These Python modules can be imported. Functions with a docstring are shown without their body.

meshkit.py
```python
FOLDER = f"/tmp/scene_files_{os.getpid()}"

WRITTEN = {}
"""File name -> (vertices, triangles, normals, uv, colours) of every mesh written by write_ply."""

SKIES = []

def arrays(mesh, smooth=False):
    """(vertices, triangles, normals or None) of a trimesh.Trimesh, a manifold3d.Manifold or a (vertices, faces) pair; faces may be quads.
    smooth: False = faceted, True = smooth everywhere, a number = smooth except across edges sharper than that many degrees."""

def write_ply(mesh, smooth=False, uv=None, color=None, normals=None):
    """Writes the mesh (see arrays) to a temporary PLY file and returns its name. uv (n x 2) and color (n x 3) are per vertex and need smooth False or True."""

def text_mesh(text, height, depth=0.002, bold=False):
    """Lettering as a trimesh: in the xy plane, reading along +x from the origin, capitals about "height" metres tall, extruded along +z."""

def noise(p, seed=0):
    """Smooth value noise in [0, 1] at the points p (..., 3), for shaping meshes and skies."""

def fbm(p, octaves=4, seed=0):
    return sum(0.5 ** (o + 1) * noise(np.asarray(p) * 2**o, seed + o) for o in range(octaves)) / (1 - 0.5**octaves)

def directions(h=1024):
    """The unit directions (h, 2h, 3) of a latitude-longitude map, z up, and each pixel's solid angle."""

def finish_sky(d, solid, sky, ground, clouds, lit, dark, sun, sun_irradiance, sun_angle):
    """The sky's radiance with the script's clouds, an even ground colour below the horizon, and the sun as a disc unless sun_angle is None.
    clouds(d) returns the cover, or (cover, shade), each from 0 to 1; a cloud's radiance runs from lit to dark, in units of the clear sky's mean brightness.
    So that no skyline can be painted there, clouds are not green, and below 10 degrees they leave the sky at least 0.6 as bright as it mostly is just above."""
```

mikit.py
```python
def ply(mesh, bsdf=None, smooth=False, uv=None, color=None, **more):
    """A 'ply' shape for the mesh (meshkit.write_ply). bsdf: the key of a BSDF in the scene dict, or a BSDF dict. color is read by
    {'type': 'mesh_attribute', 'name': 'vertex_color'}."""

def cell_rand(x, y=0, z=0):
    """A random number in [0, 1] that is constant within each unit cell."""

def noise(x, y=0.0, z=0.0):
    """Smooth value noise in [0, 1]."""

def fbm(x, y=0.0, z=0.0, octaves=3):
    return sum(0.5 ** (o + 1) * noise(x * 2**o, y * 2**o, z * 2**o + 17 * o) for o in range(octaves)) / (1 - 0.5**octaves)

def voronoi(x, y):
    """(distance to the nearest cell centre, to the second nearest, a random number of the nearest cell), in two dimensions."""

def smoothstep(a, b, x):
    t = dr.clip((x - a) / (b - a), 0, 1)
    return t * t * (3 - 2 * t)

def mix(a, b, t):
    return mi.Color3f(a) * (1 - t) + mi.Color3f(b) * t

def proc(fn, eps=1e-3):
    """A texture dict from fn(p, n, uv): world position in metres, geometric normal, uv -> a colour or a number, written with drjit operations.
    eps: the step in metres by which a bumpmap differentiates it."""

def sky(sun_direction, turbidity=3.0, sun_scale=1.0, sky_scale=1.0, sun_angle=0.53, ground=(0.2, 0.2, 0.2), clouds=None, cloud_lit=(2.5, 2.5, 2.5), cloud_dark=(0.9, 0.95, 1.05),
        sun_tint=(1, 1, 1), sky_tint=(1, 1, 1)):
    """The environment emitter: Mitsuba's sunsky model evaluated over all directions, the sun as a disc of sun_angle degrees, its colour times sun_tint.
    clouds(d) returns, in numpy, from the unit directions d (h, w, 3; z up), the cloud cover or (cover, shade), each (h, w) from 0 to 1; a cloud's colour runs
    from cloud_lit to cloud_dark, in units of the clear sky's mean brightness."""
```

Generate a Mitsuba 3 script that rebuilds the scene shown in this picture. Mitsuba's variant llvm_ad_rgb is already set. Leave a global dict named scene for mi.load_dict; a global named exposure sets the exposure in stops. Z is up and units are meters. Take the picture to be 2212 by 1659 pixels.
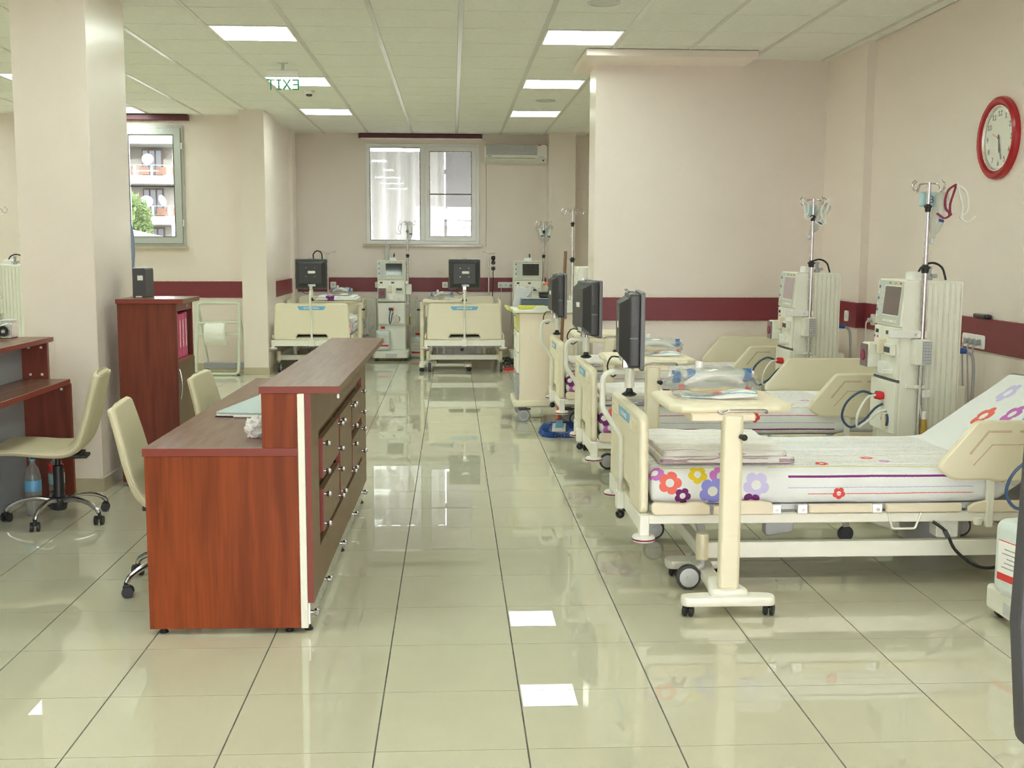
import math, random
import numpy as np, trimesh, drjit as dr, mitsuba as mi, mikit, meshkit
from shapely.geometry import Polygon, Point, box as sbox, LineString
from shapely.ops import unary_union
T = mi.ScalarTransform4f
scene, labels = {}, {}
R = math.radians
# ------------------------------------------------------------------ camera, sky, large lights, exposure
H_EYE, PITCH, YAW, ROLL, F_PX = 1.469, 0.1186, 0.0527, 0.0036, 2452.8
_fw = np.array([math.sin(YAW) * math.cos(PITCH), math.cos(YAW) * math.cos(PITCH), -math.sin(PITCH)])
_rt = np.array([math.cos(YAW), -math.sin(YAW), 0.0])
_up = np.cross(_rt, _fw)
_up2 = -math.sin(ROLL) * _rt + math.cos(ROLL) * _up
scene['camera'] = {'type': 'perspective', 'fov': math.degrees(2 * math.atan(1106 / F_PX)), 'fov_axis': 'x', 'near_clip': 0.05, 'far_clip': 300.0,
                   'to_world': T().look_at(origin=[0, 0, H_EYE], target=(np.array([0, 0, H_EYE]) + _fw).tolist(), up=_up2.tolist())}
def _clouds(d):
    n = meshkit.fbm(d * 3.0, 4, 5)
    return np.full(n.shape, 0.92), np.clip((n - 0.35) * 1.2, 0, 1)
scene['sky'] = mikit.sky((-0.35, -0.55, 0.75), turbidity=4.0, sun_scale=4.0, sky_scale=43.0, clouds=_clouds, cloud_lit=(2.3, 2.3, 2.3), cloud_dark=(1.5, 1.55, 1.65))
LAMP = (11.2, 13.0, 11.6)            # radiance of the recessed fluorescent panels
FLASH = 4.0                         # the photographer's flash, a hand's breadth above the lens
scene['camera_flash'] = {'type': 'point', 'position': [-0.03, -0.02, H_EYE + 0.09], 'intensity': {'type': 'rgb', 'value': [FLASH, FLASH, FLASH]}}
exposure = 0.13

# ------------------------------------------------------------------ naming
def unique(name):
    if name not in _used:
        _used.add(name); return name
    k = 1
    while f'{name}_{k:03d}' in _used: k += 1
    _used.add(f'{name}_{k:03d}'); return f'{name}_{k:03d}'
_used = set()
def tag(key, label=None, cat=None, group=None, kind=None):
    d = labels.setdefault(key, {})
    for k, v in (('label', label), ('category', cat), ('group', group), ('kind', kind)):
        if v: d[k] = v
def cat_mesh(m):
    return trimesh.util.concatenate(m) if isinstance(m, (list, tuple)) and not isinstance(m[0], np.ndarray) else m
def shp(m, mat, smooth=30, uv=None):
    return mikit.ply(cat_mesh(m), mat, smooth=smooth, uv=uv)
def thing(name, label, cat, group=None, kind=None):
    k = unique(name); tag(k, label, cat, group, kind); return k
def part(parent, name, mesh, mat, label=None, kind=None, smooth=30, uv=None, tw=None):
    k = unique(parent + '__' + name)
    d = dict(mesh) if isinstance(mesh, dict) else shp(mesh, mat, smooth, uv)
    if tw is not None: d['to_world'] = tw
    scene[k] = d
    if label or kind: tag(k, label, kind=kind)
    return k
def solo(name, mesh, mat, label, cat, group=None, kind=None, smooth=30, uv=None, tw=None):
    k = thing(name, label, cat, group, kind)
    d = shp(mesh, mat, smooth, uv)
    if tw is not None: d['to_world'] = tw
    scene[k] = d
    return k
def struct(name, mesh=None, mat=None, label=None, smooth=False):
    k = unique(name); tag(k, label, kind='structure')
    if mesh is not None: scene[k] = shp(mesh, mat, smooth)
    return k
class Kit:
    """A thing built once in its own frame and stamped any number of times."""
    def __init__(s): s.parts = []
    def add(s, name, mesh, mat, under=None, label=None, kind=None, smooth=30, uv=None):
        s.parts.append((len(s.parts), under, name, shp(mesh, mat, smooth, uv), label, kind)); return len(s.parts) - 1
    def stamp(s, name, label, cat, tw=None, group=None, skip=()):
        k = thing(name, label, cat, group); keys = {}
        for i, under, nm, d, lb, kd in s.parts:
            if nm in skip: continue
            if under is not None and under not in keys: continue
            keys[i] = part(k if under is None else keys[under], nm, d, None, lb, kd, tw=tw)
        return k
def at(x=0, y=0, z=0, rz=0, s=None):
    t = T().translate([x, y, z]).rotate([0, 0, 1], rz)
    return t.scale(s) if s is not None else t

# ------------------------------------------------------------------ shapes
_cv = []
for sx in (-1, 1):
    for sy in (-1, 1):
        for sz in (-1, 1):
            for a in range(3): _cv.append((sx, sy, sz, a))
_S = np.array([v[:3] for v in _cv], float); _A = np.array([v[3] for v in _cv])
_tp = _S.copy()
for i, a in enumerate(_A):
    for b in range(3):
        if b != a: _tp[i, b] *= 0.7
_CF = trimesh.Trimesh(_tp, process=False).convex_hull
_h = trimesh.convex.convex_hull(_tp)
_map = [int(np.argmin(((_tp - v) ** 2).sum(1))) for v in _h.vertices]
_CF = np.array(_map)[_h.faces]
def box(x0, x1, y0, y1, z0, z1, c=0.003):
    """Box with chamfered edges."""
    lo, hi = np.minimum([x0, y0, z0], [x1, y1, z1]), np.maximum([x0, y0, z0], [x1, y1, z1])
    half, mid = (hi - lo) / 2, (hi + lo) / 2
    if c <= 0:
        return trimesh.creation.box(extents=hi - lo, transform=trimesh.transformations.translation_matrix(mid))
    c = min(c, 0.45 * half.min())
    V = _S * (half - c)
    for a in range(3):
        V[_A == a, a] = _S[_A == a, a] * half[a]
    return trimesh.Trimesh(V + mid, _CF, process=False)
def rrect(x0, y0, x1, y1, r, n=6):
    """Rounded rectangle; r one radius or four (bl, br, tr, tl)."""
    r = [r] * 4 if np.isscalar(r) else r
    pts = []
    for (cx, cy, sx, sy, a0), q in zip(((x0, y0, 1, 1, 180), (x1, y0, -1, 1, 270), (x1, y1, -1, -1, 0), (x0, y1, 1, -1, 90)), r):
        if q <= 1e-6: pts.append((cx, cy)); continue
        for a in np.linspace(R(a0), R(a0 + 90), n + 1):
            pts.append((cx + sx * q + q * math.cos(a), cy + sy * q + q * math.sin(a)))
    return Polygon(pts)
def fillet(pts, r, n=5, closed=True):
    """Rounds the corners of a polyline (2-D or 3-D); r one radius or one per point."""
    P = [np.array(p, float) for p in pts]; N = len(P); out = []
    rr = [r] * N if np.isscalar(r) else list(r)
    for i in range(N):
        if (not closed and i in (0, N - 1)) or rr[i] <= 0: out.append(P[i]); continue
        a, b, c = P[i - 1], P[i], P[(i + 1) % N]
        u, v = (a - b), (c - b); lu, lv = np.linalg.norm(u), np.linalg.norm(v)
        u, v = u / lu, v / lv
        ang = math.acos(np.clip(u @ v, -1, 1)); t = min(rr[i] / max(math.tan(ang / 2), 1e-6), 0.49 * lu, 0.49 * lv)
        A, C = b + u * t, b + v * t
        for k in np.linspace(0, 1, n + 1): out.append((1 - k) ** 2 * A + 2 * k * (1 - k) * b + k * k * C)
    return np.array(out)
def _offset(ring, d):
    P = np.asarray(ring)[:-1] if np.allclose(ring[0], ring[-1]) else np.asarray(ring)
    e1 = P - np.roll(P, 1, 0); e2 = np.roll(P, -1, 0) - P
    n1 = np.stack([-e1[:, 1], e1[:, 0]], 1); n2 = np.stack([-e2[:, 1], e2[:, 0]], 1)
    n1 /= np.linalg.norm(n1, axis=1, keepdims=True) + 1e-12; n2 /= np.linalg.norm(n2, axis=1, keepdims=True) + 1e-12
    m = n1 + n2; m /= (m * n1).sum(1, keepdims=True).clip(0.3)
    return P + m * d
def slab(poly, t, bevel=0.0, seg=2):
    """Polygon (with holes) in the xy plane extruded to z = 0..t with rounded edges."""
    if not isinstance(poly, Polygon): poly = Polygon(poly)
    poly = Polygon(np.array(poly.exterior.coords)[:-1] if poly.exterior.is_ccw else np.array(poly.exterior.coords)[:-1][::-1], [np.array(h.coords)[:-1][::-1] if h.is_ccw else np.array(h.coords)[:-1] for h in poly.interiors])
    rings = [np.array(poly.exterior.coords)] + [np.array(h.coords) for h in poly.interiors]
    lv = [(0.0, 0.0), (0.0, t)] if bevel <= 0 else [(bevel * (1 - math.sin(a)), bevel * (1 - math.cos(a))) for a in np.linspace(0, math.pi / 2, seg + 1)] + [(bevel * (1 - math.cos(a)), t - bevel * (1 - math.sin(a))) for a in np.linspace(0, math.pi / 2, seg + 1)]
    V, F, off, first, last = [], [], 0, [], []
    for rg in rings:
        ls = [_offset(rg, o) for o, z in lv]; n = len(ls[0])
        for k, (o, z) in enumerate(lv):
            V.append(np.column_stack([ls[k], np.full(n, z)]))
        for k in range(len(lv) - 1):
            i = np.arange(n); j = (i + 1) % n; a, b = off + k * n, off + (k + 1) * n
            F.append(np.column_stack([a + i, a + j, b + j])); F.append(np.column_stack([a + i, b + j, b + i]))
        first.append(ls[0]); last.append(ls[-1]); off += n * len(lv)
    for rr, z, flip in ((first, lv[0][1], True), (last, lv[-1][1], False)):
        import mapbox_earcut as me
        v2 = np.vstack(rr); ends = np.cumsum([len(q) for q in rr]).astype(np.uint32)
        f = np.array(me.triangulate_float64(v2, ends)).reshape(-1, 3).astype(int)
        e1, e2 = v2[f[:, 1]] - v2[f[:, 0]], v2[f[:, 2]] - v2[f[:, 0]]; nz = e1[:, 0] * e2[:, 1] - e1[:, 1] * e2[:, 0]
        f[nz < 0] = f[nz < 0][:, ::-1]
        if flip: f = f[:, ::-1]
        V.append(np.column_stack([v2, np.full(len(v2), z)])); F.append(f + off); off += len(v2)
    return trimesh.Trimesh(np.vstack(V), np.vstack(F), process=False)
def mv(m, x=0, y=0, z=0, rx=0, ry=0, rz=0):
    """Turned about x, then y, then z (degrees), then moved."""
    m = m.copy(); M = trimesh.transformations.euler_matrix(R(rx), R(ry), R(rz), 'sxyz'); M[:3, 3] = (x, y, z)
    m.apply_transform(M); return m
def xz(m, y=0):   # slab drawn in x, z; thickness grows towards -y from y
    M = np.array([[1, 0, 0, 0], [0, 0, -1, y], [0, 1, 0, 0], [0, 0, 0, 1.0]]); m = m.copy(); m.apply_transform(M); return m
def yz(m, x=0):   # slab drawn in y, z; thickness grows towards +x from x
    M = np.array([[0, 0, 1, x], [1, 0, 0, 0], [0, 1, 0, 0], [0, 0, 0, 1.0]]); m = m.copy(); m.apply_transform(M); return m
def tube(path, r, n=8, closed=False, cap=True):
    P = np.asarray(path, float); L = len(P)
    rad = np.full(L, r) if np.isscalar(r) else np.asarray(r, float)
    t = np.gradient(P, axis=0) if not closed else np.roll(P, -1, 0) - np.roll(P, 1, 0)
    t /= np.linalg.norm(t, axis=1, keepdims=True) + 1e-12
    a = np.cross(t[0], [0, 0, 1.0]) if abs(t[0, 2]) < 0.9 else np.cross(t[0], [1.0, 0, 0])
    a /= np.linalg.norm(a); fr = []
    for i in range(L):
        a = a - t[i] * (a @ t[i]); a /= np.linalg.norm(a) + 1e-12; fr.append((a, np.cross(t[i], a)))
    ang = np.arange(n) * 2 * math.pi / n
    V = [P[i] + rad[i] * (np.cos(ang)[:, None] * fr[i][0] + np.sin(ang)[:, None] * fr[i][1]) for i in range(L)]
    F = []; i = np.arange(n); j = (i + 1) % n
    for k in range(L if closed else L - 1):
        a0, b0 = k * n, ((k + 1) % L) * n
        F += [np.column_stack([a0 + i, a0 + j, b0 + j]), np.column_stack([a0 + i, b0 + j, b0 + i])]
    V = np.vstack(V)
    if cap and not closed:
        V = np.vstack([V, P[0], P[-1]]); F += [np.column_stack([np.full(n, L * n), j, i]), np.column_stack([np.full(n, L * n + 1), (L - 1) * n + i, (L - 1) * n + j])]
    return trimesh.Trimesh(V, np.vstack(F), process=False)
def cyl(p0, p1, r, n=16, r2=None):
    p0, p1 = np.array(p0, float), np.array(p1, float)
    return tube([p0, p1], [r, r if r2 is None else r2], n)
def lathe(prof, n=20, x=0, y=0, z=0):
    """Profile [(r, z), ...] about the z axis, bottom to top."""
    p = np.array(prof, float); ang = np.arange(n) * 2 * math.pi / n
    V = np.vstack([np.column_stack([q[0] * np.cos(ang), q[0] * np.sin(ang), np.full(n, q[1])]) for q in p]); F = []; i = np.arange(n); j = (i + 1) % n
    for k in range(len(p) - 1): F += [np.column_stack([k * n + i, k * n + j, (k + 1) * n + j]), np.column_stack([k * n + i, (k + 1) * n + j, (k + 1) * n + i])]
    m = trimesh.Trimesh(V, np.vstack(F), process=False); m.update_faces(m.area_faces > 1e-12)
    return mv(m, x, y, z)
def spline(pts, n=8):
    """Catmull-Rom through the points."""
    P = np.array(pts, float); P = np.vstack([2 * P[0] - P[1], P, 2 * P[-1] - P[-2]]); out = []
    for k in range(1, len(P) - 2):
        p0, p1, p2, p3 = P[k - 1:k + 3]
        for t in np.linspace(0, 1, n, endpoint=False):
            out.append(0.5 * (2 * p1 + (p2 - p0) * t + (2 * p0 - 5 * p1 + 4 * p2 - p3) * t * t + (3 * p1 - p0 - 3 * p2 + p3) * t ** 3))
    return np.array(out + [P[-2]])
def ring_mesh(r0, r1, h, n=32): return slab(Polygon(Point(0, 0).buffer(r1, n // 4).exterior.coords, [Point(0, 0).buffer(r0, n // 4).exterior.coords]), h)
def text(s, h, d=0.001, bold=False, mirror=False, center=True):
    m = meshkit.text_mesh(s, h, d, bold)
    if center: m.apply_translation([-m.bounds[:, 0].mean(), 0, 0])
    if mirror: m.apply_scale([-1, 1, 1]); m.invert() if m.volume < 0 else None
    return m

# ------------------------------------------------------------------ materials
def two(d): return {'type': 'twosided', 'bsdf': d}
def pr(col, rough=0.5, **k):
    c = col if isinstance(col, dict) else {'type': 'rgb', 'value': list(col)}
    return two({'type': 'principled', 'base_color': c, 'roughness': rough, **k})
def s2l(*c):   # sRGB 0..255 -> linear
    c = np.array(c, float) / 255
    return np.where(c < 0.04045, c / 12.92, ((c + 0.055) / 1.055) ** 2.4).tolist()
def mat(name, d): scene['mat_' + name] = d
def M(name): return 'mat_' + name
def plain(name, col, rough=0.5, **k): mat(name, pr(col, rough, **k))
def f_paint(p, n, uv):
    v = mikit.fbm(p.x * 2.3 + p.y * 1.1, p.z * 1.7, p.y * 0.6, 3) - 0.5
    return mi.Color3f(0.82, 0.735, 0.68) * (1 + 0.05 * v)
mat('paint', pr(mikit.proc(f_paint), 0.32, specular=0.35))
def f_tile(p, n, uv):
    v = mikit.fbm(p.x * 9, p.y * 9, 0, 3) - 0.5
    w = mikit.cell_rand((p.x - 0.2197) / 0.45, (p.y - 3.199) / 0.45, 3) - 0.5
    return mi.Color3f(0.61, 0.585, 0.455) * (1 + 0.05 * v + 0.03 * w)
mat('floor_tile', {'type': 'plastic', 'int_ior': 1.52, 'diffuse_reflectance': mikit.proc(f_tile)})
def f_grout(p, n, uv): return mi.Color3f(0.13, 0.125, 0.115) * (0.6 + 0.8 * mikit.noise(p.x * 14, p.y * 14, 0))
mat('grout', pr(mikit.proc(f_grout), 0.9))
def f_ctile(p, n, uv):
    v = mikit.fbm(p.x * 60, p.y * 60, 0, 3) - 0.5
    return mi.Color3f(0.66, 0.67, 0.62) * (1 + 0.10 * v)
mat('ceiling_tile', pr(mikit.proc(f_ctile), 0.85))
plain('ceiling_grid', (0.50, 0.50, 0.45), 0.2, specular=0.7); plain('tee', (0.30, 0.30, 0.27), 0.3)
plain('white_trim', (0.72, 0.72, 0.68), 0.4)
plain('pvc', (0.80, 0.80, 0.80), 0.25)
plain('alu_frame', (0.46, 0.48, 0.46), 0.4)
plain('dark_seal', (0.03, 0.03, 0.035), 0.5)
mat('pane', {'type': 'thindielectric', 'int_ior': 1.52})
plain('maroon', (0.175, 0.022, 0.033), 0.38)
plain('maroon_dark', (0.09, 0.012, 0.022), 0.45)
mat('lamp_diffuser', pr((0.85, 0.85, 0.85), 0.6))
plain('skirting', (0.50, 0.44, 0.33), 0.15)
# ------------------------------------------------------------------ the room shell
CEIL = 3.02
def project(P):
    d = np.array(P, float) - [0, 0, H_EYE]; z = d @ _fw
    return 1106 + F_PX * (d @ _rt) / z, 829.5 - F_PX * (d @ _up) / z, z
def in_view(P, m=60):
    u, v, z = project(P); return z > 0.5 and -m < u < 2212 + m and -m < v < 1659 + m
# floor: grout bed and square glazed tiles, one by one
fl = struct('floor', box(-7.2, 3.4, -3.7, 16.4, -0.06, -0.0035, 0), M('grout'))
GX, GY, TS = 0.2197, 3.199, 0.45
tile = shp(trimesh.creation.box(extents=[TS - 0.005, TS - 0.003, 0.012], transform=trimesh.transformations.translation_matrix([TS / 2, TS / 2, -0.006])), M('floor_tile'), False)
cells = []
for i in range(-16, 7):
    for j in range(-15, 29):
        x, y = GX + i * TS, GY + j * TS
        cells.append((math.hypot(x + .22, y + .22) if in_view((x + .22, y + .22, 0), 150) else 1e3 + y, x, y))
cells.sort(); rest = []
for k, (d, x, y) in enumerate(cells):
    if k < 300 and d < 1e3: part(fl, 'tile', tile, None, tw=at(x, y, 0))
    else: rest.append(trimesh.creation.box(extents=[TS - 0.005, TS - 0.003, 0.012], transform=trimesh.transformations.translation_matrix([x + TS / 2, y + TS / 2, -0.006])))
part(fl, 'far_tiles', rest, M('floor_tile'), kind='stuff', smooth=False)
# ceiling: exposed runners along the room, thin cross tees, mineral tiles, recessed lamps
CX, CY, CT = 0.063, 7.723, 0.6
ce = struct('ceiling', box(-7.2, 3.4, -3.7, 16.4, CEIL + 0.12, CEIL + 0.2, 0), M('ceiling_tile'))
lamps = {(i, j) for i in (-11, -7, -3, 1) for j in range(-19, 12, 4)}
ctile = shp(box(0.016, CT - 0.016, 0.004, CT - 0.004, 0.004, 0.02, 0.002), M('ceiling_tile'), False)
rest, pieces = [], []
for i in range(-13, 6):
    for j in range(-19, 15):
        x, y = CX + i * CT, CY + j * CT
        if (i, j) in lamps: continue
        w = min(x + CT, 3.176) - x
        if w < 0.05: continue
        if in_view((x + .3, y + .3, CEIL), 40) and w > 0.5 and y < 15.8: part(ce, 'tile', ctile, None, tw=at(x, y, CEIL))
        else: rest.append(box(x + .016, x + w - 0.01, y + .004, y + CT - .004, CEIL + .004, CEIL + .02, 0))
part(ce, 'far_tiles', rest, M('ceiling_tile'), kind='stuff', smooth=False)
for i in range(-12, 6):
    x = CX + i * CT
    part(ce, 'runner', [box(x - 0.017, x + 0.017, -3.7, 15.9, CEIL, CEIL + 0.03, 0.001)], M('ceiling_grid'), smooth=False)
for j in range(-18, 14):
    y = CY + j * CT
    part(ce, 'cross_tee', [box(-7.1, 3.17, y - 0.006, y + 0.006, CEIL + 0.006, CEIL + 0.03, 0)], M('tee'), smooth=False)
# walls
FRONT = ((-1.2, 0.8), (1.05, 3.05))
wr = struct('wall_right', [box(3.176, 3.4, -3.7, 8.585, 0, CEIL + .1, 0), box(3.114, 3.4, 8.585, 16.4, 0, CEIL + .1, 0)], M('paint'))
ws = struct('wall_partition', [box(1.183, 3.2, 9.5, 9.91, 0, CEIL + .1, 0)], M('paint'))
struct('trim_1', [box(1.05, 2.41, 9.05, 10.0, 2.968, CEIL, 0.002)], M('paint'))
def holed(x0, x1, y0, y1, holes, z1=CEIL + .1):
    """Wall along x with rectangular openings [(hx0, hx1, hz0, hz1)]."""
    P = sbox(x0, 0, x1, z1)
    for h in holes: P = P.difference(sbox(h[0], h[2], h[1], h[3]))
    return xz(slab(P, y1 - y0), y1)
struct('wall_back', [holed(-2.4, 3.4, 15.9, 16.1, [(-1.16, 0.36, 1.54, 2.875)]), box(1.31, 1.67, 15.52, 15.95, 0, CEIL + .1, 0)], M('paint'))
struct('wall_back_left', [holed(-7.2, -2.4, 13.87, 14.07, [(-4.62, -3.19, 1.5, 2.88)]), box(-2.42, -2.137, 13.29, 13.95, 0, CEIL + .1, 0),
                          box(-2.42, -2.16, 13.9, 16.1, 0, CEIL + .1, 0), box(-2.42, -2.11, 15.4, 15.72, 0, CEIL + .1, 0)], M('paint'))
struct('wall_left', box(-7.2, -7.0, -3.7, 14, 0, CEIL + .1, 0), M('paint'))
struct('wall_front', holed(-7.2, 3.4, -3.7, -3.5, [(a, b, 0.4, 2.8) for a, b in FRONT]), M('paint'))
struct('wall_column', box(-2.54, -2.112, 6.87, 7.66, 0, CEIL + .1, 0.004), M('paint'))
# skirting tiles
def skirt(x0, y0, x1, y1, nx, ny, side):
    k = struct('baseboard_' + side); L = math.hypot(x1 - x0, y1 - y0); n = max(1, round(L / 0.45)); u = ((x1 - x0) / L, (y1 - y0) / L)
    for q in range(n):
        a, b = L * q / n + .001, L * (q + 1) / n - .001
        xs, ys = sorted((x0 + u[0] * a, x0 + u[0] * b)), sorted((y0 + u[1] * a, y0 + u[1] * b))
        xs = [xs[0] + min(nx, 0) * .01, xs[1] + max(nx, 0) * .01]; ys = [ys[0] + min(ny, 0) * .01, ys[1] + max(ny, 0) * .01]
        part(k, 'tile', box(*xs, *ys, 0, 0.085, 0.0015), M('skirting'), smooth=False)
skirt(-2.55, 6.87, -2.102, 6.87, 0, -1, 'column'); skirt(-2.112, 6.87, -2.112, 7.66, 1, 0, 'column_side')
skirt(-2.43, 13.29, -2.127, 13.29, 0, -1, 'pillar'); skirt(-2.137, 13.29, -2.137, 13.9, 1, 0, 'pillar_side'); skirt(-2.16, 13.9, -2.16, 15.4, 1, 0, 'alcove')
skirt(-7, 13.87, -2.43, 13.87, 0, -1, 'back_left'); skirt(-2.16, 15.9, 1.31, 15.9, 0, -1, 'back'); skirt(1.183, 9.5, 3.114, 9.5, 0, -1, 'partition'); skirt(3.176, 0, 3.176, 8.585, -1, 0, 'right')
skirt(1.183, 9.5, 1.183, 9.91, -1, 0, 'partition_side')
# bumper rails
RZ0, RZ1 = 0.872, 1.066
struct('trim_2', box(1.183, 3.114, 9.48, 9.5, RZ0, RZ1), M('maroon'), 'maroon bumper rail across the pink partition wall')
struct('trim_3', [box(3.156, 3.176, 1.0, 8.585, RZ0, RZ1), box(3.094, 3.114, 8.585, 9.48, RZ0, RZ1), box(3.094, 3.176, 8.567, 8.585, RZ0, RZ1)], M('maroon'), 'maroon bumper rail along the right wall')
struct('trim_4', box(-2.16, 1.31, 15.88, 15.9, RZ0, RZ1), M('maroon'), 'maroon bumper rail under the back window')
struct('trim_5', box(-4.9, -2.42, 13.85, 13.87, RZ0, RZ1), M('maroon'), 'maroon bumper rail behind the paper roll stand')
struct('trim_6', box(-2.16, -2.14, 13.95, 15.4, RZ0, RZ1), M('maroon'), 'maroon bumper rail on the side of the far pillar')
struct('trim_7', box(-1.27, 0.412, 15.8, 15.9, 2.962, 3.015), M('maroon_dark'), 'maroon curtain pelmet above the back window')
struct('trim_8', box(-4.8, -3.097, 13.77, 13.87, 2.955, 3.015), M('maroon_dark'), 'maroon curtain pelmet above the left window')
struct('trim_9', box(-1.24, 0.412, 15.8, 15.9, 2.948, 2.962), M('pvc'), 'white curtain track under the back pelmet')
# windows: white PVC, grey aluminium, and three behind the photographer
def frame(x0, x1, z0, z1, w, y0, d): return xz(slab(Polygon(sbox(x0, z0, x1, z1).exterior.coords, [sbox(x0 + w, z0 + w, x1 - w, z1 - w).exterior.coords]), d, 0.003 if w > 0.02 else 0, 1), y0 + d)
def pane_mesh(x0, x1, z0, z1, y): return trimesh.Trimesh([[x0, y, z0], [x1, y, z0], [x1, y, z1], [x0, y, z1]], [[0, 1, 2], [0, 2, 3]], process=False)
w = struct('window_1')
part(w, 'frame', frame(-1.178, 0.374, 1.526, 2.892, 0.056, 15.87, .07), M('pvc')); part(w, 'mullion', box(-0.439, -0.35, 15.868, 15.94, 1.58, 2.836), M('pvc'))
s = part(w, 'sash', frame(-0.372, 0.332, 1.568, 2.85, 0.068, 15.85, .07), M('pvc')); part(s, 'seal', frame(-0.309, 0.269, 1.63, 2.788, 0.006, 15.846, .012), M('dark_seal'))
part(s, 'pane', pane_mesh(-0.31, 0.27, 1.63, 2.79, 15.882), M('pane')); part(s, 'hinge', [box(0.315, 0.34, 15.838, 15.852, z, z + .085) for z in (1.70, 2.62)], M('pvc'))
part(s, 'handle', [box(-0.362, -0.34, 15.835, 15.852, 2.14, 2.26), box(-0.36, -0.342, 15.815, 15.84, 2.09, 2.2)], M('pvc'))
part(w, 'seal', frame(-1.124, -0.437, 1.578, 2.838, 0.006, 15.864, .012), M('dark_seal')); part(w, 'pane', pane_mesh(-1.125, -0.436, 1.577, 2.84, 15.905), M('pane'))
part(w, 'screen_bar', box(-0.31, 0.27, 15.93, 15.945, 2.205, 2.222), M('dark_seal')); part(w, 'sill', box(-1.226, 0.412, 15.84, 15.95, 1.488, 1.526), M('skirting'))
w = struct('window_2')
part(w, 'frame', frame(-4.63, -3.174, 1.484, 2.896, 0.03, 13.85, .07), M('alu_frame'))
for a, b in ((-4.6, -3.93), (-3.89, -3.204)):
    s = part(w, 'sash', frame(a, b, 1.514, 2.866, 0.085, 13.83, .06), M('alu_frame')); part(s, 'pane', pane_mesh(a + .084, b - .084, 1.6, 2.785, 13.86), M('pane'))
    part(s, 'seal', frame(a + .08, b - .08, 1.594, 2.79, 0.006, 13.825, .012), M('dark_seal'))
    part(s, 'hinge', [box(b + .005, b + .022, 13.822, 13.84, z, z + .08) for z in (1.72, 2.62)], M('pvc'))
part(w, 'mullion', box(-3.94, -3.88, 13.85, 13.92, 1.5, 2.88), M('alu_frame')); part(w, 'screen_bar', box(-3.82, -3.27, 13.87, 13.885, 2.18, 2.2), M('dark_seal'))
part(w, 'sill', box(-4.68, -3.15, 13.8, 13.9, 1.45, 1.484), M('skirting'))
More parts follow.
